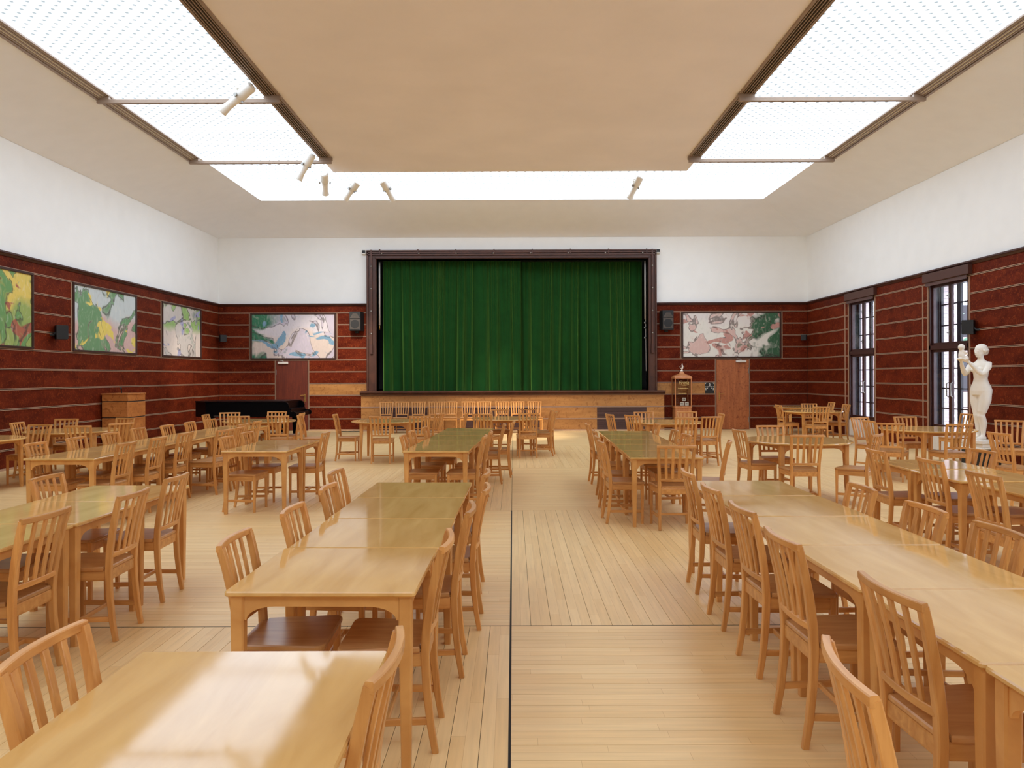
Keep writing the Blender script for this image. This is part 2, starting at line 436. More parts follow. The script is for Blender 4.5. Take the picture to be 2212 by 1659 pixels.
# back wall
for a, c, k0, k1, sp in ((XL+0.02, -7.86, 6, 10, None), (-5.22, -4.36, 6, 10, None), (XL+0.02, -7.09, 0, 6, None), (-6.07, -4.36, 0, 6, 'birch_panel'),
                         (4.30, 4.98, 6, 10, None), (8.04, XR-0.02, 6, 10, None), (4.30, 6.02, 0, 6, 'birch_panel'), (7.06, XR-0.02, 0, 6, None)):
    rows(wb, 'b', a, c, k0, k1, (), sp)
batten(wb, 'b', XL+0.02, -4.36, ROW*6); batten(wb, 'b', 4.30, XR-0.02, ROW*6)
for x in (-7.84, -5.24, 5.00, 8.02): batten(wb, 'b', x, x, vert=(ROW*6+0.02, ROW*10-0.02))
for x in (-7.075, -6.09, 6.035, 7.045): batten(wb, 'b', x, x, vert=(0, ROW*6-0.02))
# right wall
rj = [16.9, 9.4, 20.9]
for k in range(0, len(ys), 2):
    a, c = max(ys[k], 5.0), min(ys[k+1], YB-0.02)
    if c - a < 0.3: continue
    a2 = a + (0.05 if k else 0); c2 = c - (0.05 if k+1 < len(ys)-1 else 0)
    rows(wr, 'r', a2, c2, 0, 10, rj); batten(wr, 'r', a2, c2, ROW*6)
    if k+1 < len(ys)-1:
        batten(wr, 'r', c-0.03, c-0.03, vert=(0.03, ROW*10-0.02))
    if k: batten(wr, 'r', a+0.03, a+0.03, vert=(0.03, ROW*10-0.02)); batten(wr, 'r', a+0.22, a+0.22, vert=(0.03, ROW*10-0.02))
# top batten, frieze and dark cornice
for p, parent, segs in (('l', wl, [(YF, YB-0.02)]), ('b', wb, [(XL+0.02, -4.36), (4.30, XR-0.02)]), ('r', wr, [(YF, YB-0.02)])):
    for a, c in segs:
        batten(parent, p, a, c, ROW*10)
        panel(parent, p, a, c, ROW*10+0.018, WT-0.075)
        mb = MB(); pr = [(0, WT-0.08), (0.03, WT-0.075), (0.045, WT-0.05), (0.06, WT-0.035), (0.075, WT-0.03), (0.075, WT), (0, WT)]
        if p == 'l': mb.prism([(XL+u, v) for u, v in pr], 'y', a, c)
        elif p == 'r': mb.prism([(XR-u, v) for u, v in pr], 'y', a, c)
        else: mb.prism([(YB-u, v) for u, v in pr], 'x', a, c)
        mb.build('cornice', 'dark_trim', parent)
        d = {'l': (XL, XL+0.02, a, c, 0, 0.04), 'b': (a, c, YB-0.02, YB, 0, 0.04), 'r': (XR-0.02, XR, a, c, 0, 0.04)}[p]
        struct(box({'l': 'baseboard_left', 'b': 'baseboard_back', 'r': 'baseboard_right'}[p], 'batten_pale', None, *d))

# ================================================================== DOORS
def door(n, x0, x1, mat, handle_x, sgn, closer_x):
    d = struct(box('door_%d' % n, mat, None, x0+0.004, x1-0.004, YB-0.045, YB+0.002, 0.008, 2.075))
    h = MB(); hz = 1.04
    h.box(handle_x-0.02, handle_x+0.02, YB-0.052, YB-0.045, hz-0.17, hz+0.06)
    h.tube([(handle_x, YB-0.045, hz+0.02), (handle_x, YB-0.10, hz+0.02), (handle_x+sgn*0.13, YB-0.10, hz+0.015)], 0.011, 8)
    h.tube([(handle_x, YB-0.045, hz-0.11), (handle_x, YB-0.075, hz-0.11)], 0.018, 10)
    h.build('handle', 'brass', d)
    c = MB().cbox(closer_x-0.15, closer_x+0.15, YB-0.11, YB-0.045, 1.99, 2.055, 0.008)
    c.tube([(closer_x, YB-0.08, 2.055), (closer_x, YB-0.08, 2.09), (closer_x-0.12, YB-0.04, 2.10)], 0.01, 6)
    c.build('door_closer', 'pale_stone', d)
    hx = x1-0.012 if sgn > 0 else x0+0.012
    for z in (0.3, 1.75):
        MB().tube([(hx, YB-0.052, z-0.08), (hx, YB-0.052, z+0.08)], 0.009, 8).build('hinge', 'steel', d)
    return d
door(1, -7.055, -6.11, 'door_veneer_dark', -6.19, -1, -6.83)
door(2, 6.055, 7.025, 'door_veneer', 6.14, 1, 6.78)

# ================================================================== STAGE
stage = empty('stage'); struct(stage)
SY = 22.2
box('stage_body', 'dark_trim', stage, -4.45, 4.43, SY+0.015, YB+2.5, -0.01, 1.05)
cutsx = [-4.47, -2.75, -0.02, 2.75, 4.45]
for k in range(3):
    z0 = ROW*k + (0.035 if k == 0 else 0.017); z1 = ROW*(k+1) - 0.017
    vents = {1: [(-3.92, -2.52), (-1.5, 0.78), (2.47, 3.93)], 0: [(-3.92, -2.52), (-1.5, 0.78), (2.47, 3.93)], 2: []}[k]
    segs = []; a = -4.47
    for v0, v1 in vents: segs.append((a, v0)); a = v1
    segs.append((a, 4.45))
    for a, c in segs:
        js = [a] + [j for j in cutsx if a+0.2 < j < c-0.2] + [c]
        for c0, c1 in zip(js, js[1:]): box('panel', 'birch_panel', stage, c0+0.001, c1-0.001, SY, SY+0.03, z0, z1)
    for v0, v1 in vents:
        g = empty('vent_grille'); g.parent = stage
        box('vent_back', 'slot_black', g, v0, v1, SY+0.014, SY+0.03, z0, z1)
        n = 9
        for q in range(n):
            zz = z0 + (z1-z0)*(q+0.5)/n
            box('louvre', 'maroon_grille', g, v0, v1, SY+0.001, SY+0.014, zz-0.0125, zz+0.0125)
    if k < 2:
        mb = MB()
        for s_ in (-1, 1): mb.box(-4.47, 4.45, SY-0.01, SY+0.02, ROW*(k+1)+s_*0.010-0.006, ROW*(k+1)+s_*0.010+0.006)
        mb.build('batten', 'batten_pale', stage)
box('base_strip', 'batten_pale', stage, -4.47, 4.45, SY-0.015, SY+0.03, 0, 0.035)
box('top_strip', 'batten_pale', stage, -4.47, 4.45, SY-0.012, SY+0.02, 1.036, 1.05)
mb = MB(); mb.prism([(SY+0.02, 1.05), (SY-0.06, 1.055), (SY-0.085, 1.09), (SY-0.07, 1.10), (SY-0.10, 1.13), (SY-0.10, 1.175), (YB+2.5, 1.175), (YB+2.5, 1.05)], 'x', -4.49, 4.47)
mb.build('stage_edge', 'stage_frame_wood', stage)
mb = MB(); mb.box(-5.5, 5.5, YB+2.45, YB+2.5, 1.0, 6.5); mb.box(-5.5, -5.45, YB+0.3, YB+2.5, 1.0, 6.5); mb.box(5.45, 5.5, YB+0.3, YB+2.5, 1.0, 6.5); mb.box(-5.5, 5.5, YB+0.3, YB+2.5, 6.45, 6.5)
mb.build('stage_house', 'slot_black', stage)
# proscenium frame
pf = struct(empty('trim_1'))
FT = 5.36
def frame_piece(name, mat, x0, x1, z0, z1, y0, y1=None): return box(name, mat, pf, x0, x1, y0, YB+0.3 if y1 is None else y1, z0, z1)
frame_piece('jamb', 'stage_frame_wood', -4.34, -4.05, 1.175, FT, YB-0.10)
frame_piece('jamb', 'stage_frame_wood', 4.03, 4.28, 1.175, FT, YB-0.10)
frame_piece('lintel', 'stage_frame_wood', -4.05, 4.03, OZ1, FT, YB-0.10)
mb = MB()
mb.box(-4.09, -4.06, YB-0.135, YB-0.10, 1.175, 5.13); mb.box(4.04, 4.07, YB-0.135, YB-0.10, 1.175, 5.13); mb.box(-4.09, 4.07, YB-0.135, YB-0.10, 5.11, 5.14)
mb.build('inner_bead', 'batten_pale' if False else 'blind_box', pf)
mb = MB()
for z in (5.335, 5.285, 5.215): mb.box(-4.32, 4.26, YB-0.15, YB-0.10, z-0.016, z+0.016)
for x in (-4.30, 4.245): mb.box(x-0.016, x+0.016, YB-0.15, YB-0.10, 1.2, 5.3)
for x in (-4.19, 4.14): mb.box(x-0.022, x+0.022, YB-0.16, YB-0.10, 2.55, 5.36)
mb.build('curtain_rail', 'stage_frame_wood', pf)
for x in (-4.19, 4.14): box('rail_end', 'blind_box', pf, x-0.035, x+0.035, YB-0.17, YB-0.10, 2.28, 2.55)
mb_b = MB(); mb_b.ellipsoid((0, 0, 0), (0.026, 0.02, 0.026), 10, 6)
bolt = mb_b.mesh('bolt', 'steel', True)
for k in range(8): link('bolt', bolt, pf, (-3.88 + 1.105*k, YB-0.155, 5.25))
for x in (-4.19, 4.14):
    for k in range(4): link('bolt', bolt, pf, (x, YB-0.165, 4.87 - 0.665*k))
for k in range(8): box('rail_bracket', 'stage_frame_wood', pf, -3.95+1.13*k, -3.92+1.13*k, YB-0.16, YB-0.10, 5.24, 5.375)
for x, l in ((-4.42, 'left'), (4.33, 'right')):
    s_ = tag(empty('sensor_box', (x, YB, 5.30)), 'small white sensor box at the top %s corner of the stage frame' % l, 'sensor')
    MB().cbox(-0.06, 0.06, -0.09, 0, -0.06, 0.07, 0.008).build('housing', 'white_card', s_)
    box('dark_face', 'black_plastic', s_, -0.045, 0.045, -0.095, -0.088, -0.025, 0.06)

# velvet curtains
def curtain(label, x0, x1, y0, seed):
    rnd = random.Random(seed)
    NX, NZ = 900, 40; z0, z1 = 1.178, 5.095
    L = x1 - x0
    # irregular fold boundaries: broad folds at the hem, each gathered from finer pleats at the top
    edges = [0.0]
    while edges[-1] < L: edges.append(edges[-1] + rnd.uniform(0.17, 0.46))
    k_ = L/edges[-1]; edges = [e*k_ for e in edges]
    fd = [(rnd.uniform(0.10, 0.22), rnd.uniform(0.30, 0.70), rnd.uniform(-0.10, 0.10), rnd.choice((2, 2, 3))) for _ in edges]
    v = []; f = []
    import bisect
    for j in range(NZ+1):
        t = j/NZ; z = z0 + (z1-z0)*t; hem = (1-t)
        for i in range(NX+1):
            xx = i/NX*L
            w = xx + 0.05*hem*math.sin(xx*2.1+seed) 
            w = min(max(w, 0), L-1e-6)
            q = min(max(bisect.bisect_right(edges, w)-1, 0), len(edges)-2)
            u = (w-edges[q])/(edges[q+1]-edges[q]); dep, pk, lean, sub = fd[q]
            uu = min(max(u, 0), 1)
            uu = uu/(2*pk) if uu < pk else 0.5 + (uu-pk)/(2*(1-pk))
            broad = dep*math.sin(PI*uu)**0.8
            fine_ = 0.055*abs(math.sin(PI*uu*sub))**0.9
            m_ = min(1, max(0, (t-0.25)/0.7)); m_ = m_*m_*(3-2*m_)
            d = broad*(1-0.72*m_) + fine_*(0.25+0.75*m_)
            pud = max(0, 0.07-t)/0.07
            v.append((x0 + xx + lean*0.5*hem*math.sin(PI*uu), y0 - d - 0.05*pud*math.sin(PI*uu), z))
    for j in range(NZ):
        for i in range(NX):
            a = j*(NX+1)+i; f.append((a, a+1, a+NX+2, a+NX+1))
    mb = MB(); mb.v = v; mb.f = f
    o = mb.build('stage_curtain', 'green_velvet', None, True)
    tag(o, label, 'curtain', 'green velvet stage curtains')
curtain('left half of the drawn green velvet stage curtain', -3.93, 0.25, 22.90, 3)
curtain('right half of the drawn green velvet stage curtain', -0.05, 3.96, 23.14, 11)
box('curtain_track', 'black_plastic', stage, -4.1, 4.1, 22.8, 23.2, 5.095, 5.2)
o = tag(empty('curtain_pole', (-4.01, 22.72, 0)), 'cream pole hanging beside the left edge of the stage curtain', 'pole')
MB().tube([(0, 0, 3.15), (0, 0, 5.05)], 0.026, 10).build('rod', 'pale_stone', o, True)
MB().tube([(0, 0, 3.02), (0, 0, 3.15)], 0.018, 8).build('tip', 'brass', o, True)
o = tag(empty('curtain_pole', (3.99, 22.72, 0)), 'cream pull rod and cord beside the right edge of the stage curtain', 'pole')
MB().tube([(0, 0, 3.3), (0, 0, 5.05)], 0.024, 10).build('rod', 'pale_stone', o, True)
MB().tube([(0.02, 0, 1.75), (0.01, 0, 3.3)], 0.007, 6).build('cord', 'pale_stone', o)
for z in (3.2, 3.05, 2.75): MB().ellipsoid((-0.01, 0, z), (0.035, 0.03, 0.035), 8, 6).build('pulley', 'steel', o, True)

# ================================================================== CEILING
ceil = struct(empty('ceiling'))
xi, xo = XL+SO, XR-SO
yo0, yo1 = YF+SO, YB-SO
GX0, GX1 = -6.85, 6.83
CX0, CX1, CY0, CY1 = -4.20, 4.10, -1.30, 17.73
mb = MB()
z0, z1 = WALLTOP, CZ
mb.quad((XL, YF, z0), (XL, YB, z0), (GX0, yo1, z1), (GX0, yo0, z1))
mb.quad((XL, YB, z0), (XR, YB, z0), (GX1, yo1, z1), (GX0, yo1, z1))
mb.quad((XR, YB, z0), (XR, YF, z0), (GX1, yo0, z1), (GX1, yo1, z1))
mb.quad((XR, YF, z0), (XL, YF, z0), (GX0, yo0, z1), (GX1, yo0, z1))
o = mb.build('sloped_soffit', 'soffit_plaster', ceil)
sm = o.modifiers.new('thickness', 'SOLIDIFY'); sm.thickness = 0.05; sm.offset = 0
MB().box(CX0, CX1, CY0, CY1, CZ-0.02, CZ+0.10).build('centre_panel', 'centre_ceiling', ceil)
box('panel_edge', 'metal_bronze', ceil, CX0-0.012, CX1+0.012, CY0-0.012, CY1+0.012, CZ-0.012, CZ+0.06)
box('roof_slab', 'white_plaster', ceil, XL-0.3, XR+0.6, YF-0.3, YB+0.4, CZ+0.14, CZ+0.3)
# luminous skylight ring, in bays
GZ = CZ + 0.03
BAYS = [yo0, CY0+1.4, 1.90, 5.55, 9.20, 12.85, 16.50, CY1]
for a, c in zip(BAYS, BAYS[1:]):
    MB().quad((GX0, a, GZ), (CX0+0.02, a, GZ), (CX0+0.02, c, GZ), (GX0, c, GZ)).build('skylight_pane', 'skylight_glass', ceil)
    MB().quad((CX1-0.02, a, GZ), (GX1, a, GZ), (GX1, c, GZ), (CX1-0.02, c, GZ)).build('skylight_pane', 'skylight_glass', ceil)
MB().quad((GX0, CY1, GZ), (GX1, CY1, GZ), (GX1, yo1, GZ), (GX0, yo1, GZ)).build('skylight_pane', 'skylight_glass', ceil)
MB().quad((CX0, yo0, GZ), (CX1, yo0, GZ), (CX1, CY0, GZ), (CX0, CY0, GZ)).build('skylight_pane', 'skylight_glass', ceil)
# slotted grilles and cross bars
def grille(x0, x1, y0, y1, n=5, slope_from=None):
    """long slats over black slots; on the soffit rim they step down with the slope"""
    g = empty('slot_grille'); g.parent = ceil
    zt = lambda x: CZ - 0.032 - (max(0.0, abs(x)-abs(slope_from))*0.339 if slope_from else 0.0)
    w = (x1-x0)/n
    mb = MB(); mb.quad((x0, y0, zt(x0)+0.006), (x1, y0, zt(x1)+0.006), (x1, y1, zt(x1)+0.006), (x0, y1, zt(x0)+0.006)); mb.build('slot_backing', 'slot_black', g)
    for k in range(n+1):
        xx = x0 + w*k; ww = 0.008 if 0 < k < n else 0.022
        box('slat', 'metal_bronze', g, xx-ww, xx+ww, y0, y1, zt(xx)-0.014, zt(xx)+0.012)
ybar = [16.50, 12.85, 9.20, 5.55]
for ya, yb_ in zip(ybar[1:]+[1.90], ybar):
    grille(-4.20, -3.97, ya, yb_-0.02); grille(3.88, 4.11, ya, yb_-0.02)
    grille(-7.05, -6.86, ya, yb_-0.02, 4, 6.85); grille(6.84, 7.03, ya, yb_-0.02, 4, 6.83)
for y in ybar:
    for a, c in ((-7.06, -3.95), (3.86, 7.04)):
        b_ = MB().cbox(a, c, y-0.035, y+0.035, CZ-0.165, CZ-0.100, 0.004).build('crossbar', 'metal_bronze', ceil)
    for a, c in ((-7.12, -6.85), (-4.22, -3.93), (3.84, 4.13), (6.83, 7.10)):
        box('bar_cap', 'metal_bronze', ceil, a, c, y-0.035, y+0.035, CZ-0.101, CZ-0.04)

# ================================================================== WINDOWS
def window(n, y0, y1):
    w = struct(empty('window_%d' % n))
    ym = (y0+y1)/2; x0, x1 = XR+0.03, XR+0.10
    TR = 2.17
    # frame
    mb = MB()
    mb.box(XR-0.012, x1+0.02, y0, y0+0.055, WZ0, WZ1); mb.box(XR-0.012, x1+0.02, y1-0.055, y1, WZ0, WZ1)
    mb.box(XR-0.012, x1+0.02, y0, y1, WZ1-0.05, WZ1); mb.box(XR-0.012, x1+0.02, y0, y1, WZ0, WZ0+0.05)
    mb.box(XR-0.012, x1+0.02, y0, y1, TR-0.045, TR+0.045)
    mb.build('window_frame', 'window_wood', w)
    # four casements
    for (a, c) in ((y0+0.055, ym), (ym, y1-0.055)):
        for (z0, z1) in ((WZ0+0.05, TR-0.045), (TR+0.045, WZ1-0.05)):
            mb = MB(); t = 0.052
            mb.box(x0, x1-0.02, a+0.002, a+t, z0, z1); mb.box(x0, x1-0.02, c-t, c-0.002, z0, z1)
            mb.box(x0, x1-0.02, a+t, c-t, z0, z0+t); mb.box(x0, x1-0.02, a+t, c-t, z1-t, z1)
            cs = mb.build('casement', 'window_wood', w)
            box('pane', 'window_glass', cs, x0+0.02, x0+0.026, a+t, c-t, z0+t, z1-t)
    # outer sashes with glazing bars
    ox0, ox1 = XR+0.21, XR+0.26
    for (a, c) in ((y0+0.02, ym), (ym, y1-0.02)):
        for (z0, z1, nb) in ((WZ0+0.02, TR-0.02, 4), (TR+0.02, WZ1-0.02, 3)):
            mb = MB(); t = 0.06
            mb.box(ox0, ox1, a, a+t, z0, z1); mb.box(ox0, ox1, c-t, c, z0, z1); mb.box(ox0, ox1, a+t, c-t, z0, z0+t); mb.box(ox0, ox1, a+t, c-t, z1-t, z1)
            cs = mb.build('outer_sash', 'outer_window_wood', w)
            for q in range(1, nb):
                zz = z0 + (z1-z0)*q/nb; box('glazing_bar', 'outer_window_wood', cs, ox0+0.01, ox1-0.01, a+t, c-t, zz-0.012, zz+0.012)
    mb = MB(); mb.box(x1+0.02, ox0, y0, y0+0.01, WZ0, WZ1); mb.box(x1+0.02, ox0, y1-0.01, y1, WZ0, WZ1); mb.build('lining', 'outer_window_wood', w)
    # catches
    for z in (3.2, 2.45):
        mb = MB(); mb.box(XR+0.005, XR+0.03, ym-0.012, ym+0.012, z-0.05, z+0.05); mb.tube([(XR, ym, z), (XR-0.03, ym, z), (XR-0.03, ym-0.05, z-0.01)], 0.009, 6)
        mb.build('catch', 'steel', w)
    for dy in (-0.08, 0.06):
        MB().tube([(XR+0.03, ym+dy, 1.15), (XR-0.01, ym+dy, 1.18), (XR-0.01, ym+dy, 1.42), (XR+0.03, ym+dy, 1.45)], 0.011, 8).build('handle', 'steel', w)
    # pale sill panel under the glass, blind box above
    for a, c in ((y0, ym-0.03), (ym+0.03, y1)): box('sill_panel', 'pale_stone', w, XR-0.022, XR-0.002, a+0.02, c-0.02, 0.05, WZ0-0.03)
    MB().cbox(XR-0.10, XR-0.004, y0-0.12, y1+0.10, 3.535, 3.72, 0.006).build('blind_box', 'blind_box', w)
    box('blind_hem', 'maroon_grille', w, XR-0.07, XR-0.055, y0-0.02, y1+0.02, 3.46, 3.54)
for n, (a, c) in enumerate(WIN): window(n+1, a, c)
# pale brick reveal beyond the glass on the far jamb (windows in view)
bk = MB().box(0, 0.105, 0, 0.02, 0, 0.066).mesh('brick', 'brick'); bkh = MB().box(0, 0.24, 0, 0.02, 0, 0.066).mesh('brick', 'brick')
for (a, c) in WIN[:2]:
    z = WZ0; k = 0
    while z < WZ1 - 0.05:
        xs = [(0.27, bkh), (0.515, bk)] if k % 2 == 0 else [(0.27, bk), (0.38, bkh)]
        for xo_, me in xs: link('brick', me, wr, (XR+xo_, c-0.02, z+0.005))
        z += 0.078; k += 1
# outdoors
gr = tag(box('courtyard_ground', 'bounce_paving', None, XR+WTH, 60, -20, 70, -0.6, -0.5), 'courtyard ground outside the tall windows, made pale to bounce daylight indoors', 'ground', kind='structure')
def facade(name, label, x0, x1, y0, y1, h, mat):
    f_ = tag(empty(name, (x0, y0, -0.5)), label, 'building')
    box('facade', mat, f_, 0, x1-x0, 0, y1-y0, 0, h)
    for i in range(4):
        for j in range(2): box('window', 'outer_window_wood', f_, 1.2+i*2.6, 2.4+i*2.6, -0.03, 0.0, 1.2+j*2.9, 2.9+j*2.9)
facade('brick_building', 'pinkish building across the courtyard, seen through the windows', 20, 34, 40, 46, 5.2, 'far_facade')
tr = tag(empty('courtyard_tree', (17.5, 31.5, -0.5)), 'hazy green tree in the courtyard seen through the windows', 'tree')
MB().tube([(0, 0, 0), (0.1, 0, 1.6), (0, 0.1, 3.0)], 0.14, 8, [0.18, 0.14, 0.08]).build('trunk', 'iron', tr)
rnd = random.Random(5); mb = MB()
for k in range(420):
    a = rnd.uniform(0, 6.28); rr = rnd.uniform(0, 1.3); zz = rnd.uniform(1.6, 4.8); p = Vector((math.cos(a)*rr, math.sin(a)*rr, zz))
    d1 = Vector((rnd.uniform(-1,1), rnd.uniform(-1,1), rnd.uniform(-1,1))).normalized()*0.16; d2 = d1.cross(Vector((0.3,0.5,0.8))).normalized()*0.09
    mb.quad(tuple(p-d1), tuple(p+d2), tuple(p+d1), tuple(p-d2))
tag(mb.build('foliage', 'leaf_green', tr), kind='stuff')
fn = tag(empty('courtyard_railing', (12.5, 24.0, -0.5)), 'black iron railing in the courtyard outside the windows', 'railing')
for z in (0.15, 1.05): box('rail', 'iron', fn, 0, 4.0, 0, 0.03, z, z+0.03)
for k in range(17): box('bar', 'iron', fn, 0.25*k, 0.25*k+0.02, 0, 0.02, 0, 1.1)

# ================================================================== FURNITURE
# ---- one chair, seat centre at the origin, facing +x
def chair_meshes():
    M = {}
    # rear posts: leg and back upright in one swept piece
    for s_, nm in ((1, 'l'), (-1, 'r')):
        path = [(-0.245, s_*0.168, 0.0), (-0.222, s_*0.166, 0.12), (-0.203, s_*0.164, 0.28), (-0.196, s_*0.163, 0.42), (-0.203, s_*0.165, 0.52), (-0.226, s_*0.172, 0.66), (-0.258, s_*0.181, 0.79), (-0.281, s_*0.187, 0.868)]
        M['rear_post_'+nm] = MB().sweep(path, 0.033, 0.040, (0, 1, 0), [0.80, 0.88, 0.98, 1.05, 1.05, 1.0, 0.93, 0.88]).mesh('rear_post', 'chair_wood_upright')
        M['front_leg_'+nm] = MB().sweep([(0.190, s_*0.192, 0.0), (0.190, s_*0.190, 0.435)], 0.036, 0.036, (0, 1, 0), [0.74, 1.0]).mesh('front_leg', 'chair_wood_upright')
        M['side_stretcher_'+nm] = MB().sweep([(-0.222, s_*0.165, 0.135), (0.185, s_*0.190, 0.135)], 0.016, 0.030, (0, 1, 0)).mesh('side_stretcher', 'chair_wood_side')
    M['cross_stretcher'] = MB().sweep([(-0.01, -0.178, 0.135), (-0.01, 0.178, 0.135)], 0.016, 0.026, (1, 0, 0)).mesh('cross_stretcher', 'chair_wood_cross')
    bow = lambda y, d: -d*(1-(y/0.2)**2)
    ys_ = [-0.201 + 0.402*k/12 for k in range(13)]
    M['top_rail'] = MB().sweep([(-0.282+bow(y, 0.030), y, 0.868) for y in ys_], 0.028, 0.029, (1, 0, 0)).mesh('top_rail', 'chair_wood_cross')
    ys2 = [-0.160 + 0.320*k/8 for k in range(9)]
    M['lower_rail'] = MB().sweep([(-0.204+bow(y, 0.026), y, 0.520) for y in ys2], 0.022, 0.030, (1, 0, 0)).mesh('lower_rail', 'chair_wood_cross')
    for k in range(4):
        u = -0.6 + 0.4*k
        yb, yt = u*0.163*1.0, u*0.185
        path = []
        for q in range(6):
            t = q/5; y = yb + (yt-yb)*t; z = 0.530 + 0.330*t
            x0 = -0.205 - 0.076*(0.75*t+0.25*t*t)
            path.append((x0 + bow(y, 0.026+0.004*t), y, z))
        M['slat_%d' % k] = MB().sweep(path, 0.029, 0.013, (0, 1, 0)).mesh('slat', 'chair_wood_upright')
    mb = MB()
    mb.sweep([(0.196, -0.18, 0.400), (0.196, 0.18, 0.400)], 0.020, 0.062, (1, 0, 0))
    mb.sweep([(-0.197, -0.155, 0.400), (-0.197, 0.155, 0.400)], 0.020, 0.062, (1, 0, 0))
    for s_ in (-1, 1): mb.sweep([(-0.19, s_*0.163, 0.400), (0.18, s_*0.192, 0.400)], 0.020, 0.062, (0, 1, 0))
    M['seat_frame'] = mb.mesh('seat_frame', 'chair_wood_side')
    out = []
    def arc(cx, cy, r, a0, a1, n=4):
        for k in range(n+1):
            a = R(a0 + (a1-a0)*k/n); out.append((cx+r*math.cos(a), cy+r*math.sin(a)))
    arc(0.185, 0.178, 0.038, 90, 5); arc(0.185, -0.178, 0.038, -5, -90)
    out += [(-0.12, -0.190), (-0.172, -0.184), (-0.172, -0.145), (-0.205, -0.143), (-0.205, 0.143), (-0.172, 0.145), (-0.172, 0.184), (-0.12, 0.190)]
    ins = lambda k: [(x*k, y*k) for x, y in out]
    mb = MB(); mb.loft([[(x, y, 0.431) for x, y in ins(0.985)], [(x, y, 0.437) for x, y in out], [(x, y, 0.449) for x, y in out], [(x, y, 0.455) for x, y in ins(0.975)]])
    M['seat'] = mb.mesh('seat', 'seat_wood')
    return M
CM = chair_meshes()
for me in CM.values():
    for v_ in me.vertices: v_.co.x *= 0.88          # the chairs are a little shallower than wide
NUDGE = {1: (0.025, 0.000), 14: (0.000, -0.100), 21: (0.000, 0.025), 22: (0.000, 0.025), 24: (0.025, 0.000), 25: (0.025, 0.050), 29: (0.000, 0.075), 31: (0.000, -0.175), 32: (0.000, -0.225), 33: (0.000, 0.200), 35: (0.000, 0.050), 39: (0.000, 0.050), 40: (0.000, 0.075), 42: (0.000, 0.050), 43: (0.000, 0.050), 44: (0.000, 0.025), 45: (0.000, 0.100), 47: (0.000, 0.150), 48: (0.000, 0.025), 49: (0.200, -0.075), 50: (0.125, 0.000), 51: (0.000, -0.200), 55: (0.000, 0.100), 58: (0.000, 0.175), 61: (0.000, 0.100), 62: (0.000, 0.225), 65: (0.000, -0.025), 67: (0.000, -0.150), 68: (0.000, 0.125), 69: (0.000, -0.025), 71: (0.000, -0.025), 72: (0.000, 0.025), 73: (0.000, 0.025), 75: (0.000, 0.075), 82: (0.075, 0.100), 83: (0.000, 0.050), 84: (0.000, 0.150), 85: (0.000, -0.025), 86: (0.050, -0.075), 95: (0.000, 0.175), 97: (0.100, 0.000), 99: (0.000, -0.100), 105: (-0.050, 0.000), 107: (0.000, -0.100), 108: (0.025, 0.000), 109: (0.000, 0.075), 111: (0.000, 0.250), 112: (0.000, -0.250), 113: (-0.050, 0.000)}   # small shifts that seat each chair clear of table legs and neighbours
n_chairs = 0
CHAIR_PARTS = [(k, {'rear_post_l': 'rear_post', 'rear_post_r': 'rear_post', 'front_leg_l': 'front_leg', 'front_leg_r': 'front_leg', 'side_stretcher_l': 'side_stretcher', 'side_stretcher_r': 'side_stretcher'}.get(k, k.split('_')[0] if k.startswith('slat') else k)) for k in CM]
jit = random.Random(21)
def chair(xr, yr, ang, label, group):
    """xr, yr: where the middle of the top rail stands; ang: facing direction in degrees"""
    global n_chairs
    a = R(ang + jit.uniform(-2.2, 2.2))
    dx, dy = NUDGE.get(n_chairs, (0, 0)); n_chairs += 1
    root = tag(empty('dining_chair', (xr + 0.268*math.cos(a) + dx, yr + 0.268*math.sin(a) + dy, 0), a), label, 'chair', group)
    for key, nm in CHAIR_PARTS: link(nm, CM[key], root)
    return root
ORD = ['first', 'second', 'third', 'fourth', 'fifth', 'sixth', 'seventh', 'eighth', 'ninth', 'tenth']
G = 'slat-back birch dining chairs'

# ---- square tables
TS = 0.772
def table_meshes():
    M = {}
    h = TS/2; e = 0.006
    ring = lambda k, z: [(-h+k, -h+k, z), (h-k, -h+k, z), (h-k, h-k, z), (-h+k, h-k, z)]
    def rr(k, z, r=0.012):
        pts = []
        for cx, cy, a0 in ((h-r, h-r, 0), (-h+r, h-r, 90), (-h+r, -h+r, 180), (h-r, -h+r, 270)):
            for q in range(3):
                a = R(a0 + 45*q); pts.append((cx+(r-k)*math.cos(a), cy+(r-k)*math.sin(a), z))
        return pts
    M['top'] = MB().loft([rr(0.006, 0.718), rr(0.0, 0.724), rr(0.0, 0.734), rr(0.004, 0.740)]).mesh('top', 'table_top_wood')
    lw = 0.054; c = h - 0.018 - lw/2
    for i, (sx, sy) in enumerate(((1, 1), (1, -1), (-1, 1), (-1, -1))):
        M['leg_%d' % i] = MB().sweep([(sx*c, sy*c, 0), (sx*c, sy*c, 0.55), (sx*c, sy*c, 0.718)], lw, lw, (1, 0, 0), [0.70, 0.98, 1.0]).mesh('leg', 'table_wood')
    s = c - lw/2 + 0.002
    def prof(s):
        p = [(-s, 0.718), (-s, 0.618)]
        for q in range(9):
            t = q/8; a = t*PI/2
            p.append((-s + 0.012 + 0.115*(1-math.cos(a)), 0.618 + 0.054*math.sin(a)))
        p += [(-u, z) for u, z in reversed(p[1:])]
        p.append((s, 0.718)); return p
    pr = prof(s)
    for i in range(4):
        mb = MB(); off = c + 0.006
        if i < 2: mb.prism(pr, 'y', (off-0.011)*(1 if i else -1), (off+0.011)*(1 if i else -1))
        else: mb.prism(pr, 'x', (off-0.011)*(1 if i == 3 else -1), (off+0.011)*(1 if i == 3 else -1))
        M['apron_%d' % i] = mb.mesh('apron', 'table_wood')
    return M
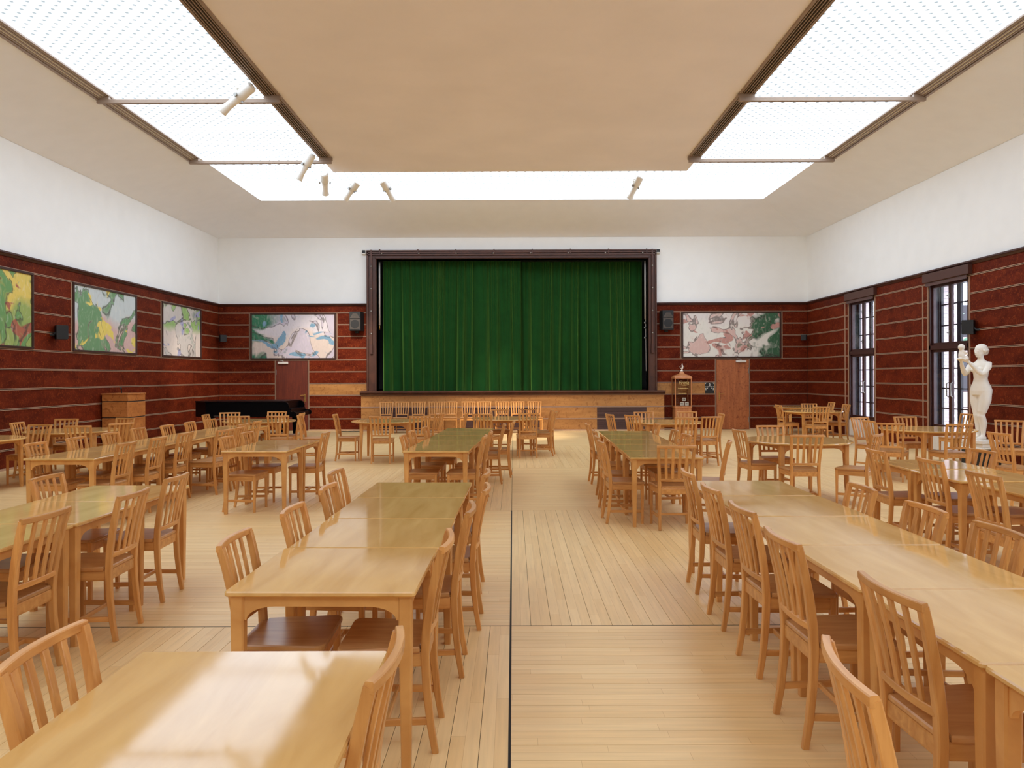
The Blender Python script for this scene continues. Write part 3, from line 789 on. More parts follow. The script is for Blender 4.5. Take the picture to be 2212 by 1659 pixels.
TM = table_meshes()
def square_table(x, y, rz, label, group, flip=False):
    t = tag(empty('square_table', (x, y, 0), rz + (PI if flip else 0)), label, 'table', group)
    for k, me in TM.items(): link(k.split('_')[0], me, t)
    return t
def table_row(xn, yn, lean, n, pitch, rowname, wobble=0.0):
    rw = random.Random(int(abs(xn*100)+yn*10))
    for k in range(n):
        d = pitch*(k+0.5)
        w = rw.uniform(-wobble, wobble)
        pos = ORD[k] + ' from camera' if n > 2 else ('nearer' if k == 0 else 'farther')
        if n == 1: pos = 'single'
        square_table(xn + d*math.sin(lean) + w, yn + d*math.cos(lean), -lean + rw.uniform(-0.004, 0.004), 'square birch table, %s in the %s' % (pos, rowname), 'square birch tables pushed together in rows', k % 2 == 1)
square_table(-0.780, 1.985, 0.0, 'square birch table in the near left foreground, cut by the bottom edge', 'square birch tables pushed together in rows')
table_row(-0.775, 3.015, 0.0195, 4, 0.783, 'front row just left of the aisle', 0.008)
table_row(-0.894, 8.70, 0.050, 5, 0.775, 'back row just left of the aisle', 0.006)
table_row(1.777, 1.455, 0.004, 6, 0.789, 'front row just right of the aisle', 0.008)
table_row(1.62, 7.94, 0.028, 5, 0.776, 'back row just right of the aisle', 0.006)
table_row(-2.967, 3.65, 0.0, 3, 0.795, 'front row at far left', 0.008)
table_row(-4.85, 8.03, 0.020, 7, 0.776, 'long row at far left', 0.008)
table_row(-3.02, 8.77, 0.004, 2, 0.785, 'two-table group in mid left')
square_table(4.035, 5.62, 0.01, 'square birch table, first from camera in the row beside the windows', 'square birch tables pushed together in rows')
square_table(3.995, 6.48, 0.0, 'square birch table, second from camera in the row beside the windows', 'square birch tables pushed together in rows')
square_table(4.02, 7.29, -0.02, 'square birch table, third from camera in the row beside the windows', 'square birch tables pushed together in rows')

# ---- round tables
RD = 0.70
def round_meshes():
    M = {}
    M['top'] = MB().lathe([(RD-0.012, 0.714), (RD-0.002, 0.722), (RD, 0.730), (RD-0.003, 0.738), (RD-0.010, 0.740)], 64).mesh('top', 'table_top_wood')
    c = 0.44
    for i, (sx, sy) in enumerate(((1, 1), (1, -1), (-1, 1), (-1, -1))):
        M['leg_%d' % i] = MB().sweep([(sx*(c+0.012), sy*(c+0.012), 0), (sx*c, sy*c, 0.55), (sx*c, sy*c, 0.716)], 0.064, 0.064, (1, 0, 0), [0.60, 0.96, 1.0]).mesh('leg', 'table_wood')
    s = c - 0.03
    p = [(-s, 0.716), (-s, 0.600)]
    for q in range(9):
        a = q/8*PI/2; p.append((-s + 0.014 + 0.14*(1-math.cos(a)), 0.600 + 0.062*math.sin(a)))
    p += [(-u, z) for u, z in reversed(p[1:])]; p.append((s, 0.716))
    for i in range(4):
        mb = MB(); off = c; g = 1 if i % 2 else -1
        mb.prism(p, 'y' if i < 2 else 'x', g*(off-0.012), g*(off+0.012)); M['apron_%d' % i] = mb.mesh('apron', 'table_wood')
    return M
RM = round_meshes()
def round_table(x, y, rz, label):
    t = tag(empty('round_table', (x, y, 0), R(rz)), label, 'table', 'round birch tables')
    for k, me in RM.items(): link(k.split('_')[0], me, t)
round_table(3.79, 10.1, 8, 'round birch table in mid right, behind the front right rows')
round_table(7.24, 18.25, 5, 'round birch table in the back right corner, nearer of two')
round_table(7.90, 20.75, 0, 'round birch table in the back right corner, farther of two')
round_table(6.63, 12.08, 12, 'round birch table in front of the white statue')
round_table(2.86, 14.20, 4, 'round birch table near the right end of the stage')
round_table(-2.47, 14.85, 2, 'round birch table near the left end of the stage')
round_table(-0.16, 15.60, 10, 'round birch table before the middle of the stage')
round_table(-5.04, 15.00, 6, 'round birch table in front of the black piano')
round_table(-7.25, 12.40, 15, 'round birch table before the wooden lectern')
round_table(-7.72, 10.70, 0, 'round birch table at the left edge, cut by the frame')

# ---- chairs along the rows
def side_chairs(lst, ang, where):
    for k, (x, y, *da) in enumerate(lst):
        chair(x, y, ang + (da[0] if da else 0), 'birch slat-back chair, %s from camera on the %s' % (ORD[k], where), G)
side_chairs([(-0.315, 1.975), (-0.31, 3.38), (-0.225, 4.18), (-0.165, 4.93), (-0.19, 5.72)], 180, 'aisle side of the front left-centre row')
side_chairs([(-1.29, 2.04), (-1.277, 3.41), (-1.235, 4.16), (-1.237, 4.97), (-1.375, 5.77)], 0, 'left side of the front left-centre row')
side_chairs([(-0.33, 9.17), (-0.28, 9.85), (0.0-0.12, 11.38), (0.02, 12.08)], 180, 'aisle side of the back left-centre row')
side_chairs([(-1.365, 9.30), (-1.36, 9.98), (-1.27, 10.75)], 0, 'left side of the back left-centre row')
side_chairs([(0.815, 1.89, -6), (1.264, 2.57), (1.19, 3.40), (1.237, 4.15), (1.258, 4.87), (1.295, 5.67)], 0, 'aisle side of the front right-centre row')
side_chairs([(2.294, 3.53), (2.25, 4.13), (2.25, 4.83)], 180, 'window side of the front right-centre row')
side_chairs([(0.955, 8.35), (0.99, 9.02), (1.06, 9.98), (1.10, 11.25)], 0, 'aisle side of the back right-centre row')
side_chairs([(2.39, 8.30, -16), (2.14, 9.40), (2.16, 10.20), (2.18, 11.10)], 180, 'window side of the back right-centre row')
chair(1.68, 7.74, 90, 'birch slat-back chair with its back to camera at the end of a row', G)
side_chairs([(3.41, 5.46), (3.53, 6.43), (3.47, 7.27)], 0, 'left side of the row beside the windows')
side_chairs([(4.50, 5.55), (4.50, 6.32), (4.495, 7.11)], 180, 'right side of the row beside the windows')
side_chairs([(-2.475, 4.03), (-2.37, 4.70), (-2.45, 5.49)], 180, 'right side of the front far-left row')
side_chairs([(-3.44, 4.70), (-3.44, 5.43)], 0, 'left side of the front far-left row')
side_chairs([(-4.25, 8.34), (-4.25, 8.95), (-4.25, 9.83), (-4.15, 10.50, -12), (-4.06, 10.97), (-4.13, 11.80), (-4.18, 12.40)], 180, 'right side of the long far-left row')
side_chairs([(-5.32, 8.37), (-5.30, 9.12), (-5.28, 9.75), (-5.35, 10.72), (-5.25, 11.40), (-5.24, 12.0), (-5.23, 13.0)], 0, 'left side of the long far-left row')
side_chairs([(-3.49, 9.13), (-3.49, 9.75)], 0, 'left side of the two-table group')
chair(-2.42, 9.62, 180, 'birch slat-back chair alone on the right side of the two-table group', G)
# ---- chairs at the round tables
def at(x, y, ang, where): chair(x, y, ang, 'birch slat-back chair ' + where, G)
at(2.97, 10.0, 4, 'on the left of the mid right round table')
at(3.70, 10.88, -92, 'on the far side of the mid right round table, facing camera')
at(3.55, 9.12, 88, 'on the near side of the mid right round table, back to camera')
at(4.46, 9.20, 138, 'on the right of the mid right round table')
at(6.45, 18.55, 0, 'on the left of the nearer corner round table')
at(7.54, 19.12, -90, 'on the far side of the nearer corner round table')
at(7.07, 17.30, 90, 'on the near side of the nearer corner round table')
at(8.22, 18.55, 180, 'on the right of the nearer corner round table')
at(8.50, 20.10, 178, 'by the right wall beside the farther corner round table')
at(5.90, 12.85, -66, 'behind left of the round table by the statue')
at(5.62, 11.95, 2, 'on the left of the round table by the statue')
at(5.63, 11.28, 58, 'near left of the round table by the statue')
at(6.79, 13.02, -90, 'on the far side of the round table by the statue')
at(6.55, 11.05, 94, 'on the near side of the round table by the statue')
at(7.84, 11.92, -122, 'right of the white statue, angled to the round table')
at(8.40, 13.90, 185, 'partly hidden behind the white statue')
at(6.00, 9.35, 6, 'standing loose in front of the statue, seen edge on')
at(6.72, 9.60, -80, 'at the right edge of the picture, cut by the frame')
at(1.80, 14.25, 12, 'on the left of the stage-right round table')
at(2.09, 13.72, 32, 'near left of the stage-right round table')
at(2.61, 15.05, -88, 'far left of the stage-right round table, facing camera')
at(3.49, 15.02, -96, 'far right of the stage-right round table, facing camera')
at(3.00, 13.07, 90, 'on the near side of the stage-right round table, back to camera')
at(3.46, 13.38, 108, 'near right of the stage-right round table')
at(3.94, 14.18, 176, 'on the right of the stage-right round table')
at(-3.44, 14.50, 3, 'seen from the side, left of the stage-left round table')
at(-2.43, 13.78, 90, 'on the near side of the stage-left round table, back to camera')
at(-1.71, 13.86, 102, 'near right of the stage-left round table')
at(-1.42, 14.80, 160, 'on the right of the stage-left round table')
at(-0.90, 14.95, 176, 'left of the mid-stage round table, turned away from it')
at(-0.60, 14.45, 72, 'near left of the mid-stage round table')
at(-0.28, 16.48, -88, 'far left of the mid-stage round table, facing camera')
at(0.34, 16.44, -94, 'far right of the mid-stage round table, facing camera')
at(0.30, 14.68, 92, 'near right of the mid-stage round table, back to camera')
at(0.78, 15.32, 172, 'on the right of the mid-stage round table, nearer one')
at(0.84, 15.92, 186, 'on the right of the mid-stage round table, farther one')
at(-5.80, 15.55, -70, 'far left of the piano-side round table')
at(-5.10, 14.02, 88, 'on the near side of the piano-side round table')
at(-4.93, 15.78, -90, 'far right of the piano-side round table, facing camera')
at(-4.38, 14.05, 98, 'near right of the piano-side round table')
at(-4.20, 15.10, 184, 'on the right of the piano-side round table, facing it')
at(-4.06, 14.30, 4, 'right of the piano-side round table, turned away from it')
at(-5.90, 14.55, 6, 'on the left of the piano-side round table, edge on')
at(-7.85, 13.28, -86, 'on the far side of the lectern-side round table')
at(-6.56, 11.45, 96, 'on the near side of the lectern-side round table, back to camera')
at(-6.22, 11.95, 150, 'near right of the lectern-side round table')
at(-6.90, 13.38, -105, 'far right of the lectern-side round table before the lectern')
at(-8.04, 12.20, 4, 'on the left of the lectern-side round table')
at(-7.30, 11.42, -100, 'behind the round table at the left edge')
at(-7.22, 9.98, 112, 'on the near side of the round table at the left edge')
# ---- ten chairs against the stage
sx_ = [569, 691, 836, 987, 1118, 1278, 1418, 1576, 1710, 1861]
for k, p in enumerate(sx_):
    x = ((p/4.096 + 700) - 1108)*21.6/1630
    chair(x, 21.62 + (0.05 if k in (1, 4) else 0), -90, 'birch slat-back chair against the stage front, %s from left of ten' % ORD[k], G)

# ================================================================== PAINTINGS
def paint_mat(name, sky, mid, ground, dark, accent, seed, horizon, green_side):
    """loose brushed landscape colours: sky over ground with dabs of dark green and an accent"""
    m, nt, b = newmat(name)
    tc = nd(nt, 'ShaderNodeTexCoord')
    mp0 = nd(nt, 'ShaderNodeMapping'); mp0.inputs['Location'].default_value = (seed*3.1, seed*1.7, 0)
    lk(nt, tc.outputs['Object'], mp0.inputs['Vector'])
    def noise(sc, det=4, dist=1.0, vec=None, st=(1, 1, 1)):
        mp = nd(nt, 'ShaderNodeMapping'); mp.inputs['Scale'].default_value = st; lk(nt, mp0.outputs[0], mp.inputs['Vector'])
        n = nd(nt, 'ShaderNodeTexNoise'); n.inputs['Scale'].default_value = sc; n.inputs['Detail'].default_value = det; n.inputs['Distortion'].default_value = dist
        lk(nt, mp.outputs[0], n.inputs['Vector']); return n.outputs['Fac']
    def math_(op, a, bb):
        n = nd(nt, 'ShaderNodeMath', operation=op)
        for i, q in enumerate((a, bb)):
            if isinstance(q, (int, float)): n.inputs[i].default_value = q
            else: lk(nt, q, n.inputs[i])
        return n.outputs[0]
    def step(v, lo, hi):
        n = nd(nt, 'ShaderNodeMapRange'); n.inputs['From Min'].default_value = lo; n.inputs['From Max'].default_value = hi; lk(nt, v, n.inputs['Value']); return n.outputs[0]
    def mix(f, a, bb):
        n = nd(nt, 'ShaderNodeMix', data_type='RGBA')
        if isinstance(f, (int, float)): n.inputs['Factor'].default_value = f
        else: lk(nt, f, n.inputs['Factor'])
        for key, q in (('A', a), ('B', bb)):
            if isinstance(q, tuple): n.inputs[key].default_value = q
            else: lk(nt, q, n.inputs[key])
        return n.outputs['Result']
    sp = nd(nt, 'ShaderNodeSeparateXYZ'); lk(nt, tc.outputs['Object'], sp.inputs[0])
    u, v = sp.outputs['X'], sp.outputs['Z']
    big = noise(0.9, 2, 0.8); fine = noise(11, 6, 1.5, st=(1.0, 1, 0.4)); med = noise(1.5, 3, 1.0)
    vv = math_('ADD', v, math_('MULTIPLY', math_('SUBTRACT', big, 0.5), 0.9))
    c = mix(step(vv, horizon-0.10, horizon+0.08), ground, sky)
    c = mix(step(med, 0.50, 0.58), c, mid)
    gu = math_('ADD', math_('MULTIPLY', u, green_side), math_('MULTIPLY', math_('SUBTRACT', med, 0.5), 2.4))
    c = mix(step(gu, 0.45, 0.70), c, dark)
    c = mix(step(noise(1.7, 2, 0.8, st=(1, 1, 1.3)), 0.60, 0.63), c, accent)
    line = step(math_('ABSOLUTE', math_('SUBTRACT', med, 0.54), 0), 0.022, 0.006)
    c = mix(math_('MULTIPLY', line, 0.7), c, sl(60, 50, 48))
    c = mix(math_('MULTIPLY', step(fine, 0.55, 0.75), 0.35), c, sl(232, 226, 214))
    c = mix(math_('MULTIPLY', step(fine, 0.45, 0.25), 0.3), c, mix(0.5, dark, ground))
    lk(nt, c, b.inputs['Base Color']); b.inputs['Roughness'].default_value = 0.6
    bp = nd(nt, 'ShaderNodeBump'); bp.inputs['Strength'].default_value = 0.25; bp.inputs['Distance'].default_value = 0.004
    lk(nt, fine, bp.inputs['Height']); lk(nt, bp.outputs[0], b.inputs['Normal'])
paint_mat('canvas_shore', sl(214, 206, 212), sl(196, 186, 200), sl(214, 196, 186), sl(48, 116, 84), sl(120, 158, 184), 1.0, 0.08, -0.62)
paint_mat('canvas_path', sl(224, 216, 212), sl(214, 180, 172), sl(226, 222, 214), sl(48, 92, 62), sl(192, 140, 130), 2.3, 0.25, 0.75)
paint_mat('canvas_garden_a', sl(222, 196, 96), sl(104, 150, 88), sl(150, 168, 92), sl(36, 104, 70), sl(168, 96, 72), 4.1, 0.22, -0.35)
paint_mat('canvas_garden_b', sl(196, 204, 204), sl(106, 148, 104), sl(206, 172, 166), sl(50, 108, 76), sl(226, 204, 100), 5.6, 0.05, 0.2)
paint_mat('canvas_garden_c', sl(150, 186, 110), sl(204, 196, 190), sl(222, 208, 198), sl(40, 110, 84), sl(164, 164, 196), 7.2, 0.10, 0.4)
def painting(cx, cy, rz, w, mat, label):
    z0, z1 = ROW*6+0.016, ROW*10+0.004
    t = tag(empty('painting', (cx, cy, (z0+z1)/2), rz), label, 'painting', 'framed paintings set into the panelling')
    h = (z1-z0)/2; b_ = 0.045
    mb = MB(); D = 0.05
    for (a0, a1, c0, c1) in ((-w/2, w/2, -h, -h+b_), (-w/2, w/2, h-b_, h), (-w/2, -w/2+b_, -h+b_, h-b_), (w/2-b_, w/2, -h+b_, h-b_)):
        mb.cbox(a0, a1, -D, -0.002, c0, c1, 0.006)
    mb.build('frame', 'painting_frame_wood', t)
    box('canvas', mat, t, -w/2+b_-0.004, w/2-b_+0.004, -0.026, -0.004, -h+b_-0.004, h-b_+0.004)
painting(-6.54, YB, 0, 2.54, 'canvas_shore', 'framed shore landscape in pale lilac and green, over the left door')
painting(6.51, YB, 0, 2.96, 'canvas_path', 'framed landscape in white, pink and green, over the right door')
for k, (a, c) in enumerate(LP):
    painting(XL, (a+c)/2, PI/2, c-a+0.02, ('canvas_garden_a', 'canvas_garden_b', 'canvas_garden_c')[k],
             ('framed green and yellow garden painting cut by the left picture edge', 'framed garden painting with yellow and pink tones, middle of left wall', 'framed green woodland painting next to the back left corner')[k])

# ================================================================== SPEAKERS
def pa_speaker(x, label):
    s = tag(empty('loudspeaker', (x, YB, 3.24)), label, 'speaker', 'loudspeakers on the walls')
    MB().prism([(-0.205, -0.09), (0.205, -0.09), (0.16, -0.36), (-0.16, -0.36)], 'z', -0.28, 0.28).build('cabinet', 'black_plastic', s)
    box('grille', 'speaker_mesh', s, -0.145, 0.145, -0.372, -0.36, -0.24, 0.06)
    MB().prism([(-0.15, 0.08), (0.15, 0.08), (0.06, 0.22), (-0.06, 0.22)], 'y', -0.376, -0.36).build('horn', 'speaker_mesh', s)
    c = MB().lathe([(0.05, -0.012), (0.11, -0.004), (0.125, 0.0)], 24).build('cone', 'black_plastic', s)
    c.rotation_euler = (PI/2, 0, 0); c.location = (0, -0.374, -0.09)
    box('bracket', 'black_plastic', s, -0.05, 0.05, -0.10, -0.026, -0.34, -0.1)
pa_speaker(-4.63, 'black loudspeaker on the wall left of the stage')
pa_speaker(4.56, 'black loudspeaker on the wall right of the stage')
def small_speaker(loc, rz, s_, label):
    s = tag(empty('wall_speaker', loc, rz), label, 'speaker', 'loudspeakers on the walls')
    MB().prism([(-0.13*s_, -0.10), (0.13*s_, -0.10), (0.16*s_, -0.34*s_-0.02), (-0.16*s_, -0.34*s_-0.02)], 'z', -0.17*s_, 0.17*s_).build('cabinet', 'black_plastic', s)
    box('grille', 'black_plastic', s, -0.145*s_, 0.145*s_, -0.34*s_-0.03, -0.34*s_-0.02, -0.155*s_, 0.155*s_)
    MB().tube([(0, -0.002, -0.05), (0, -0.07, -0.05), (0, -0.12, 0)], 0.025, 8).build('bracket', 'black_plastic', s)
small_speaker((XL, 14.30, 2.47), R(90+40), 0.78, 'small black speaker on the left wall between two paintings')
small_speaker((-8.70, 22.42, 2.75), R(46), 0.6, 'small black speaker high in the back left corner')
small_speaker((8.72, 22.42, 2.72), R(-45), 0.5, 'small black speaker high in the back right corner')
small_speaker((XR, 14.18, 2.50), R(-90-40), 0.78, 'small black speaker on the right wall beside the statue')

# ================================================================== SPOTLIGHTS
def spot(x, y, aim, ln, label, watt=0.0):
    s = tag(empty('spotlight', (x, y, CZ-0.02)), label, 'spotlight', 'white spotlights under the skylight')
    drop = 0.26; d = Vector(aim).normalized(); c = Vector((0, 0, -drop-0.06))
    MB().tube([(0, 0, 0.04), (0, 0, -drop+0.10)], 0.014, 8).build('stem', 'white_enamel', s)
    MB().cbox(-0.045, 0.045, -0.035, 0.035, -drop+0.06, -drop+0.12, 0.006).build('clamp', 'white_enamel', s)
    side = d.cross(Vector((0, 0, 1))).normalized(); up = side.cross(d)
    yk = MB()
    yk.sweep([c + side*0.105, c + side*0.105 + Vector((0, 0, 0.11)), c + Vector((0, 0, 0.14)), c - side*0.105 + Vector((0, 0, 0.11)), c - side*0.105], 0.03, 0.008, tuple(d - Vector((0, 0, 1))*d.z))
    yk.build('yoke', 'white_enamel', s)
    L = ln
    autosmooth(MB().tube([c - d*L*0.42, c - d*L*0.38, c - d*L*0.05, c + d*L*0.02], 0.08, 14, [0.062, 0.090, 0.090, 0.070]).build('housing', 'white_enamel', s))
    lb = autosmooth(MB().tube([c + d*L*0.02, c + d*L*0.30, c + d*L*0.52, c + d*L*0.53], 0.06, 14, [0.070, 0.064, 0.088, 0.07]).build('lens_barrel', 'white_enamel', s))
    MB().tube([c + d*L*0.525, c + d*L*0.535], 0.058, 14).build('lens', 'steel', lb)
    for g in (-1, 1): MB().tube([c + side*g*0.10, c + side*g*0.135], 0.030, 10).build('knob', 'steel', s)
    ld = bpy.data.lights.new('lamp', 'SPOT'); ld.energy = watt; ld.spot_size = R(34); ld.spot_blend = 0.7; ld.shadow_soft_size = 0.05; ld.color = (1.0, 0.88, 0.72)
    lo = link('lamp', ld, s); lo.location = c + d*(L*0.56); lo.rotation_euler = d.to_track_quat('-Z', 'Y').to_euler()
    for q in range(3): MB().sweep([c - d*L*0.36 + up*0.079 + side*(q-1)*0.03, c - d*L*0.12 + up*0.079 + side*(q-1)*0.03], 0.008, 0.004, tuple(side)).build('cooling_rib', 'steel', s)
    MB().sweep([c - d*0.0 - up*0.06, c - up*0.115], 0.006, 0.03, tuple(side)).build('shutter_handle', 'steel', s)
spot(-4.38, 12.1, (-0.80, 0.10, -0.60), 0.70, 'white spotlight on the left skylight, nearest the camera')
spot(-4.37, 16.0, (-0.55, 0.25, -0.78), 0.66, 'white spotlight on the left skylight by the second cross bar')
spot(-4.33, 17.44, (-0.15, 0.75, -0.62), 0.62, 'white spotlight at the back skylight, beside the ceiling corner', 900)
spot(-3.84, 18.1, (-0.62, 0.35, -0.66), 0.58, 'white spotlight on the back skylight, second of the left cluster', 700)
spot(-3.00, 18.1, (0.34, 0.45, -0.62), 0.58, 'white spotlight on the back skylight, rightmost of the left cluster', 800)
spot(2.92, 17.9, (-0.42, 0.35, -0.85), 0.60, 'white spotlight on the back skylight, alone at the right', 1100)

# ================================================================== PIANO, LECTERN, VITRINE
p = tag(empty('grand_piano', (0, 0, 0)), 'closed black grand piano in the back left corner', 'piano')
outl = [(-8.12, 19.30), (-7.70, 18.90), (-5.74, 18.95), (-5.74, 20.40), (-6.60, 20.42), (-7.20, 20.20), (-7.75, 20.0), (-8.10, 19.75)]
MB().prism(outl, 'z', 0.60, 0.965).build('case', 'piano_lacquer', p)
cx, cy = -6.9, 19.6
MB().prism([(cx+(x-cx)*1.012, cy+(y-cy)*1.02) for x, y in outl], 'z', 0.968, 0.995).build('lid', 'piano_lacquer', p)
arm = [(-5.75, 0.60), (-5.46, 0.60), (-5.44, 0.66), (-5.46, 0.715), (-5.51, 0.73), (-5.56, 0.725), (-5.60, 0.745), (-5.635, 0.80), (-5.625, 0.86), (-5.65, 0.93), (-5.69, 0.965), (-5.75, 0.965)]
for y0 in (18.95, 20.34): MB().prism(arm, 'y', y0, y0+0.06).build('cheek', 'piano_lacquer', p)
box('key_bed', 'piano_lacquer', p, -5.75, -5.47, 19.0, 20.36, 0.60, 0.70)
box('fallboard', 'piano_lacquer', p, -5.74, -5.60, 19.02, 20.33, 0.70, 0.80)
for x, y in ((-5.85, 19.12), (-5.85, 20.22), (-7.80, 19.55)): MB().sweep([(x, y, 0.0), (x, y, 0.60)], 0.13, 0.13, (1, 0, 0), [0.55, 1.0]).build('leg', 'piano_lacquer', p)
mb = MB(); mb.box(-6.02, -5.98, 19.52, 19.56, 0.08, 0.60); mb.box(-6.02, -5.98, 19.78, 19.82, 0.08, 0.60); mb.box(-6.04, -5.96, 19.46, 19.88, 0.08, 0.16); mb.build('pedal_lyre', 'piano_lacquer', p)
for y in (19.55, 19.67, 19.79): box('pedal', 'brass', p, -5.96, -5.82, y-0.012, y+0.012, 0.09, 0.105)
box('side_rib', 'steel', p, -7.69, -7.0, 18.905, 18.915, 0.625, 0.635)

l = tag(empty('lectern', (-8.445, 16.385, 0)), 'wooden box lectern with three tiers standing against the left wall', 'lectern')
for z0, z1 in ((0.02, 0.74), (0.76, 1.08), (1.10, 1.24)):
    MB().cbox(-0.275, 0.275, -0.385, 0.385, z0, z1, 0.006).build('tier', 'lectern_wood', l)
for z in (0.75, 1.09): box('dark_gap', 'slot_black', l, -0.265, 0.265, -0.375, 0.375, z-0.012, z+0.012)  # dark strip filling each joint between the tiers
MB().cbox(-0.29, 0.29, -0.40, 0.40, 1.24, 1.265, 0.005).build('lectern_top', 'lectern_wood', l)
mb = MB(); mb.tube([(0.0, -0.1, 1.265), (0.0, -0.1, 1.32), (0.02, -0.16, 1.36)], 0.010, 6); mb.tube([(0.02, -0.16, 1.36), (0.03, -0.20, 1.38)], 0.02, 8); mb.build('microphone', 'black_plastic', l)

v = tag(empty('display_cabinet', (4.97, 22.24, 0)), 'wooden glass display cabinet with domed roof beside the right door', 'cabinet')
hw, hd = 0.232, 0.235
MB().box(-hw, hw, -hd, hd, 0, 0.66).build('base', 'vitrine_wood', v)
MB().cbox(-hw-0.015, hw+0.015, -hd-0.015, hd+0.005, 0.66, 0.71, 0.006).build('ledge', 'vitrine_wood', v)
for sx in (-1, 1):
    for sy in (-1, 1): box('corner_post', 'vitrine_wood', v, sx*hw-0.012, sx*hw+0.012, sy*(hd-0.012)-0.012, sy*(hd-0.012)+0.012, 0.71, 1.515)
box('front_pane', 'vitrine_glass', v, -hw+0.012, hw-0.012, -hd+0.008, -hd+0.013, 0.71, 1.515)
for sx in (-1, 1): box('side_pane', 'vitrine_glass', v, sx*hw-0.003, sx*hw+0.003, -hd+0.024, hd-0.024, 0.71, 1.515)
rings = []
for k, z in ((1.08, 1.515), (1.10, 1.535), (1.07, 1.56), (1.0, 1.588), (0.84, 1.612), (0.58, 1.632), (0.38, 1.652), (0.26, 1.69), (0.17, 1.72), (0.10, 1.735)):
    rings.append([(sx*hw*k, sy*hd*k*0.96, z) for sx, sy in ((-1, -1), (-0.5, -1.03), (0.5, -1.03), (1, -1), (1.03, 0), (1, 1), (0, 1), (-1, 1), (-1.03, 0))])
autosmooth(MB().loft(rings).build('dome_roof', 'vitrine_wood', v), 50)
for z in (0.95, 1.18): box('shelf', 'vitrine_glass', v, -hw+0.014, hw-0.014, -hd+0.03, hd-0.02, z, z+0.006)
def text(body, size, loc, parent, name, mat, shear=0.0, sx=1.0):
    c = bpy.data.curves.new(name, 'FONT'); c.body = body; c.size = size; c.extrude = 0.0015; c.align_x = 'CENTER'; c.shear = shear
    c.materials.append(MATS[mat]); tmp = bpy.data.objects.new('tmp', c); COL.objects.link(tmp)
    bpy.context.view_layer.update(); me = bpy.data.meshes.new_from_object(tmp.evaluated_get(bpy.context.evaluated_depsgraph_get())); me.name = name
    bpy.data.objects.remove(tmp); o = link(name, me, parent); o.location = loc; o.rotation_euler = (PI/2, 0, 0); o.scale = (sx, 1, 1); return o
text('Freia', 0.145, (0.005, -hd+0.004, 1.355), v, 'shop_name_lettering', 'gold_paint', 0.35, 1.05)
MB().tube([(-0.07, -hd+0.004, 1.335), (0.04, -hd+0.004, 1.320), (0.13, -hd+0.004, 1.332), (0.165, -hd+0.004, 1.36)], 0.006, 6).build('lettering_flourish', 'gold_paint', v)
rnd = random.Random(2)
for z, n, h_ in ((1.225, 11, 0.022), (1.075, 9, 0.018)):
    x = -0.15
    for q in range(n):
        w_ = rnd.uniform(0.014, 0.024); box('lettering_stroke', 'gold_paint', v, x, x+w_, -hd+0.003, -hd+0.006, z, z+h_*rnd.uniform(0.7, 1.0)); x += w_+0.008
for x, z in ((0.03, 0.865), (-0.03, 0.735), (0.11, 0.735)):
    box('price_card', 'white_card', v, x-0.055, x+0.055, -hd+0.05, -hd+0.055, z, z+0.095)
    for q in range(3): box('card_print', 'black_plastic', v, x-0.035+q*0.025, x-0.02+q*0.025, -hd+0.0485, -hd+0.05, z+0.03, z+0.065)
f_ = tag(empty('figurine', (4.975, 22.24, 1.735)), 'small white bird figurine on top of the display cabinet', 'figurine')
autosmooth(MB().tube([(0, 0, 0), (0, 0, 0.02), (0, 0, 0.05)], 0.03, 12, [0.045, 0.035, 0.014]).build('stand', 'marble', f_))
autosmooth(MB().tube([(0.0, 0, 0.04), (0.02, 0, 0.09), (0.028, 0, 0.14), (0.012, 0, 0.19), (0.016, 0, 0.225)], 0.02, 12, [0.012, 0.030, 0.026, 0.014, 0.010]).build('body', 'marble', f_))
MB().tube([(-0.01, 0, 0.07), (-0.045, 0, 0.10), (-0.05, 0, 0.14), (-0.03, 0, 0.16)], 0.008, 8).build('wing', 'marble', f_)

pl = tag(empty('wall_plaque', (5.855, YB-PROUD, 1.235)), 'dark square plaque with white marks beside the right door', 'plaque')
MB().cbox(-0.135, 0.135, -0.02, 0, -0.16, 0.16, 0.006).build('plate', 'black_plastic', pl)
for sx in (-1, 1):
    for q in range(3): box('white_mark', 'white_card', pl, sx*0.115-0.018, sx*0.115+0.018*(1 if sx < 0 else 1), -0.022, -0.02, 0.03-q*0.045, 0.045-q*0.045)
    for q in range(2): box('white_mark', 'white_card', pl, sx*(0.05+q*0.015)-0.010, sx*(0.05+q*0.015)+0.010, -0.022, -0.02, 0.025-q*0.045, 0.05-q*0.045)
    MB().prism([(sx*0.13, 0.155), (sx*0.13, 0.115), (sx*0.09, 0.155)], 'y', -0.022, -0.02).build('white_mark', 'white_card', pl)
for q in range(4): box('white_mark', 'white_card', pl, -0.022+(q % 2)*0.01, 0.014+(q % 2)*0.01, -0.022, -0.02, 0.125-q*0.024, 0.137-q*0.024)

cb = MB(); pts = [(-5.1+0.09*k, 22.05+0.06*math.sin(k*1.7), 0.012) for k in range(8)]
tag(cb.tube(pts, 0.010, 6).build('cable', 'black_plastic', None), 'black cable lying on the floor left of the stage front', 'cable')

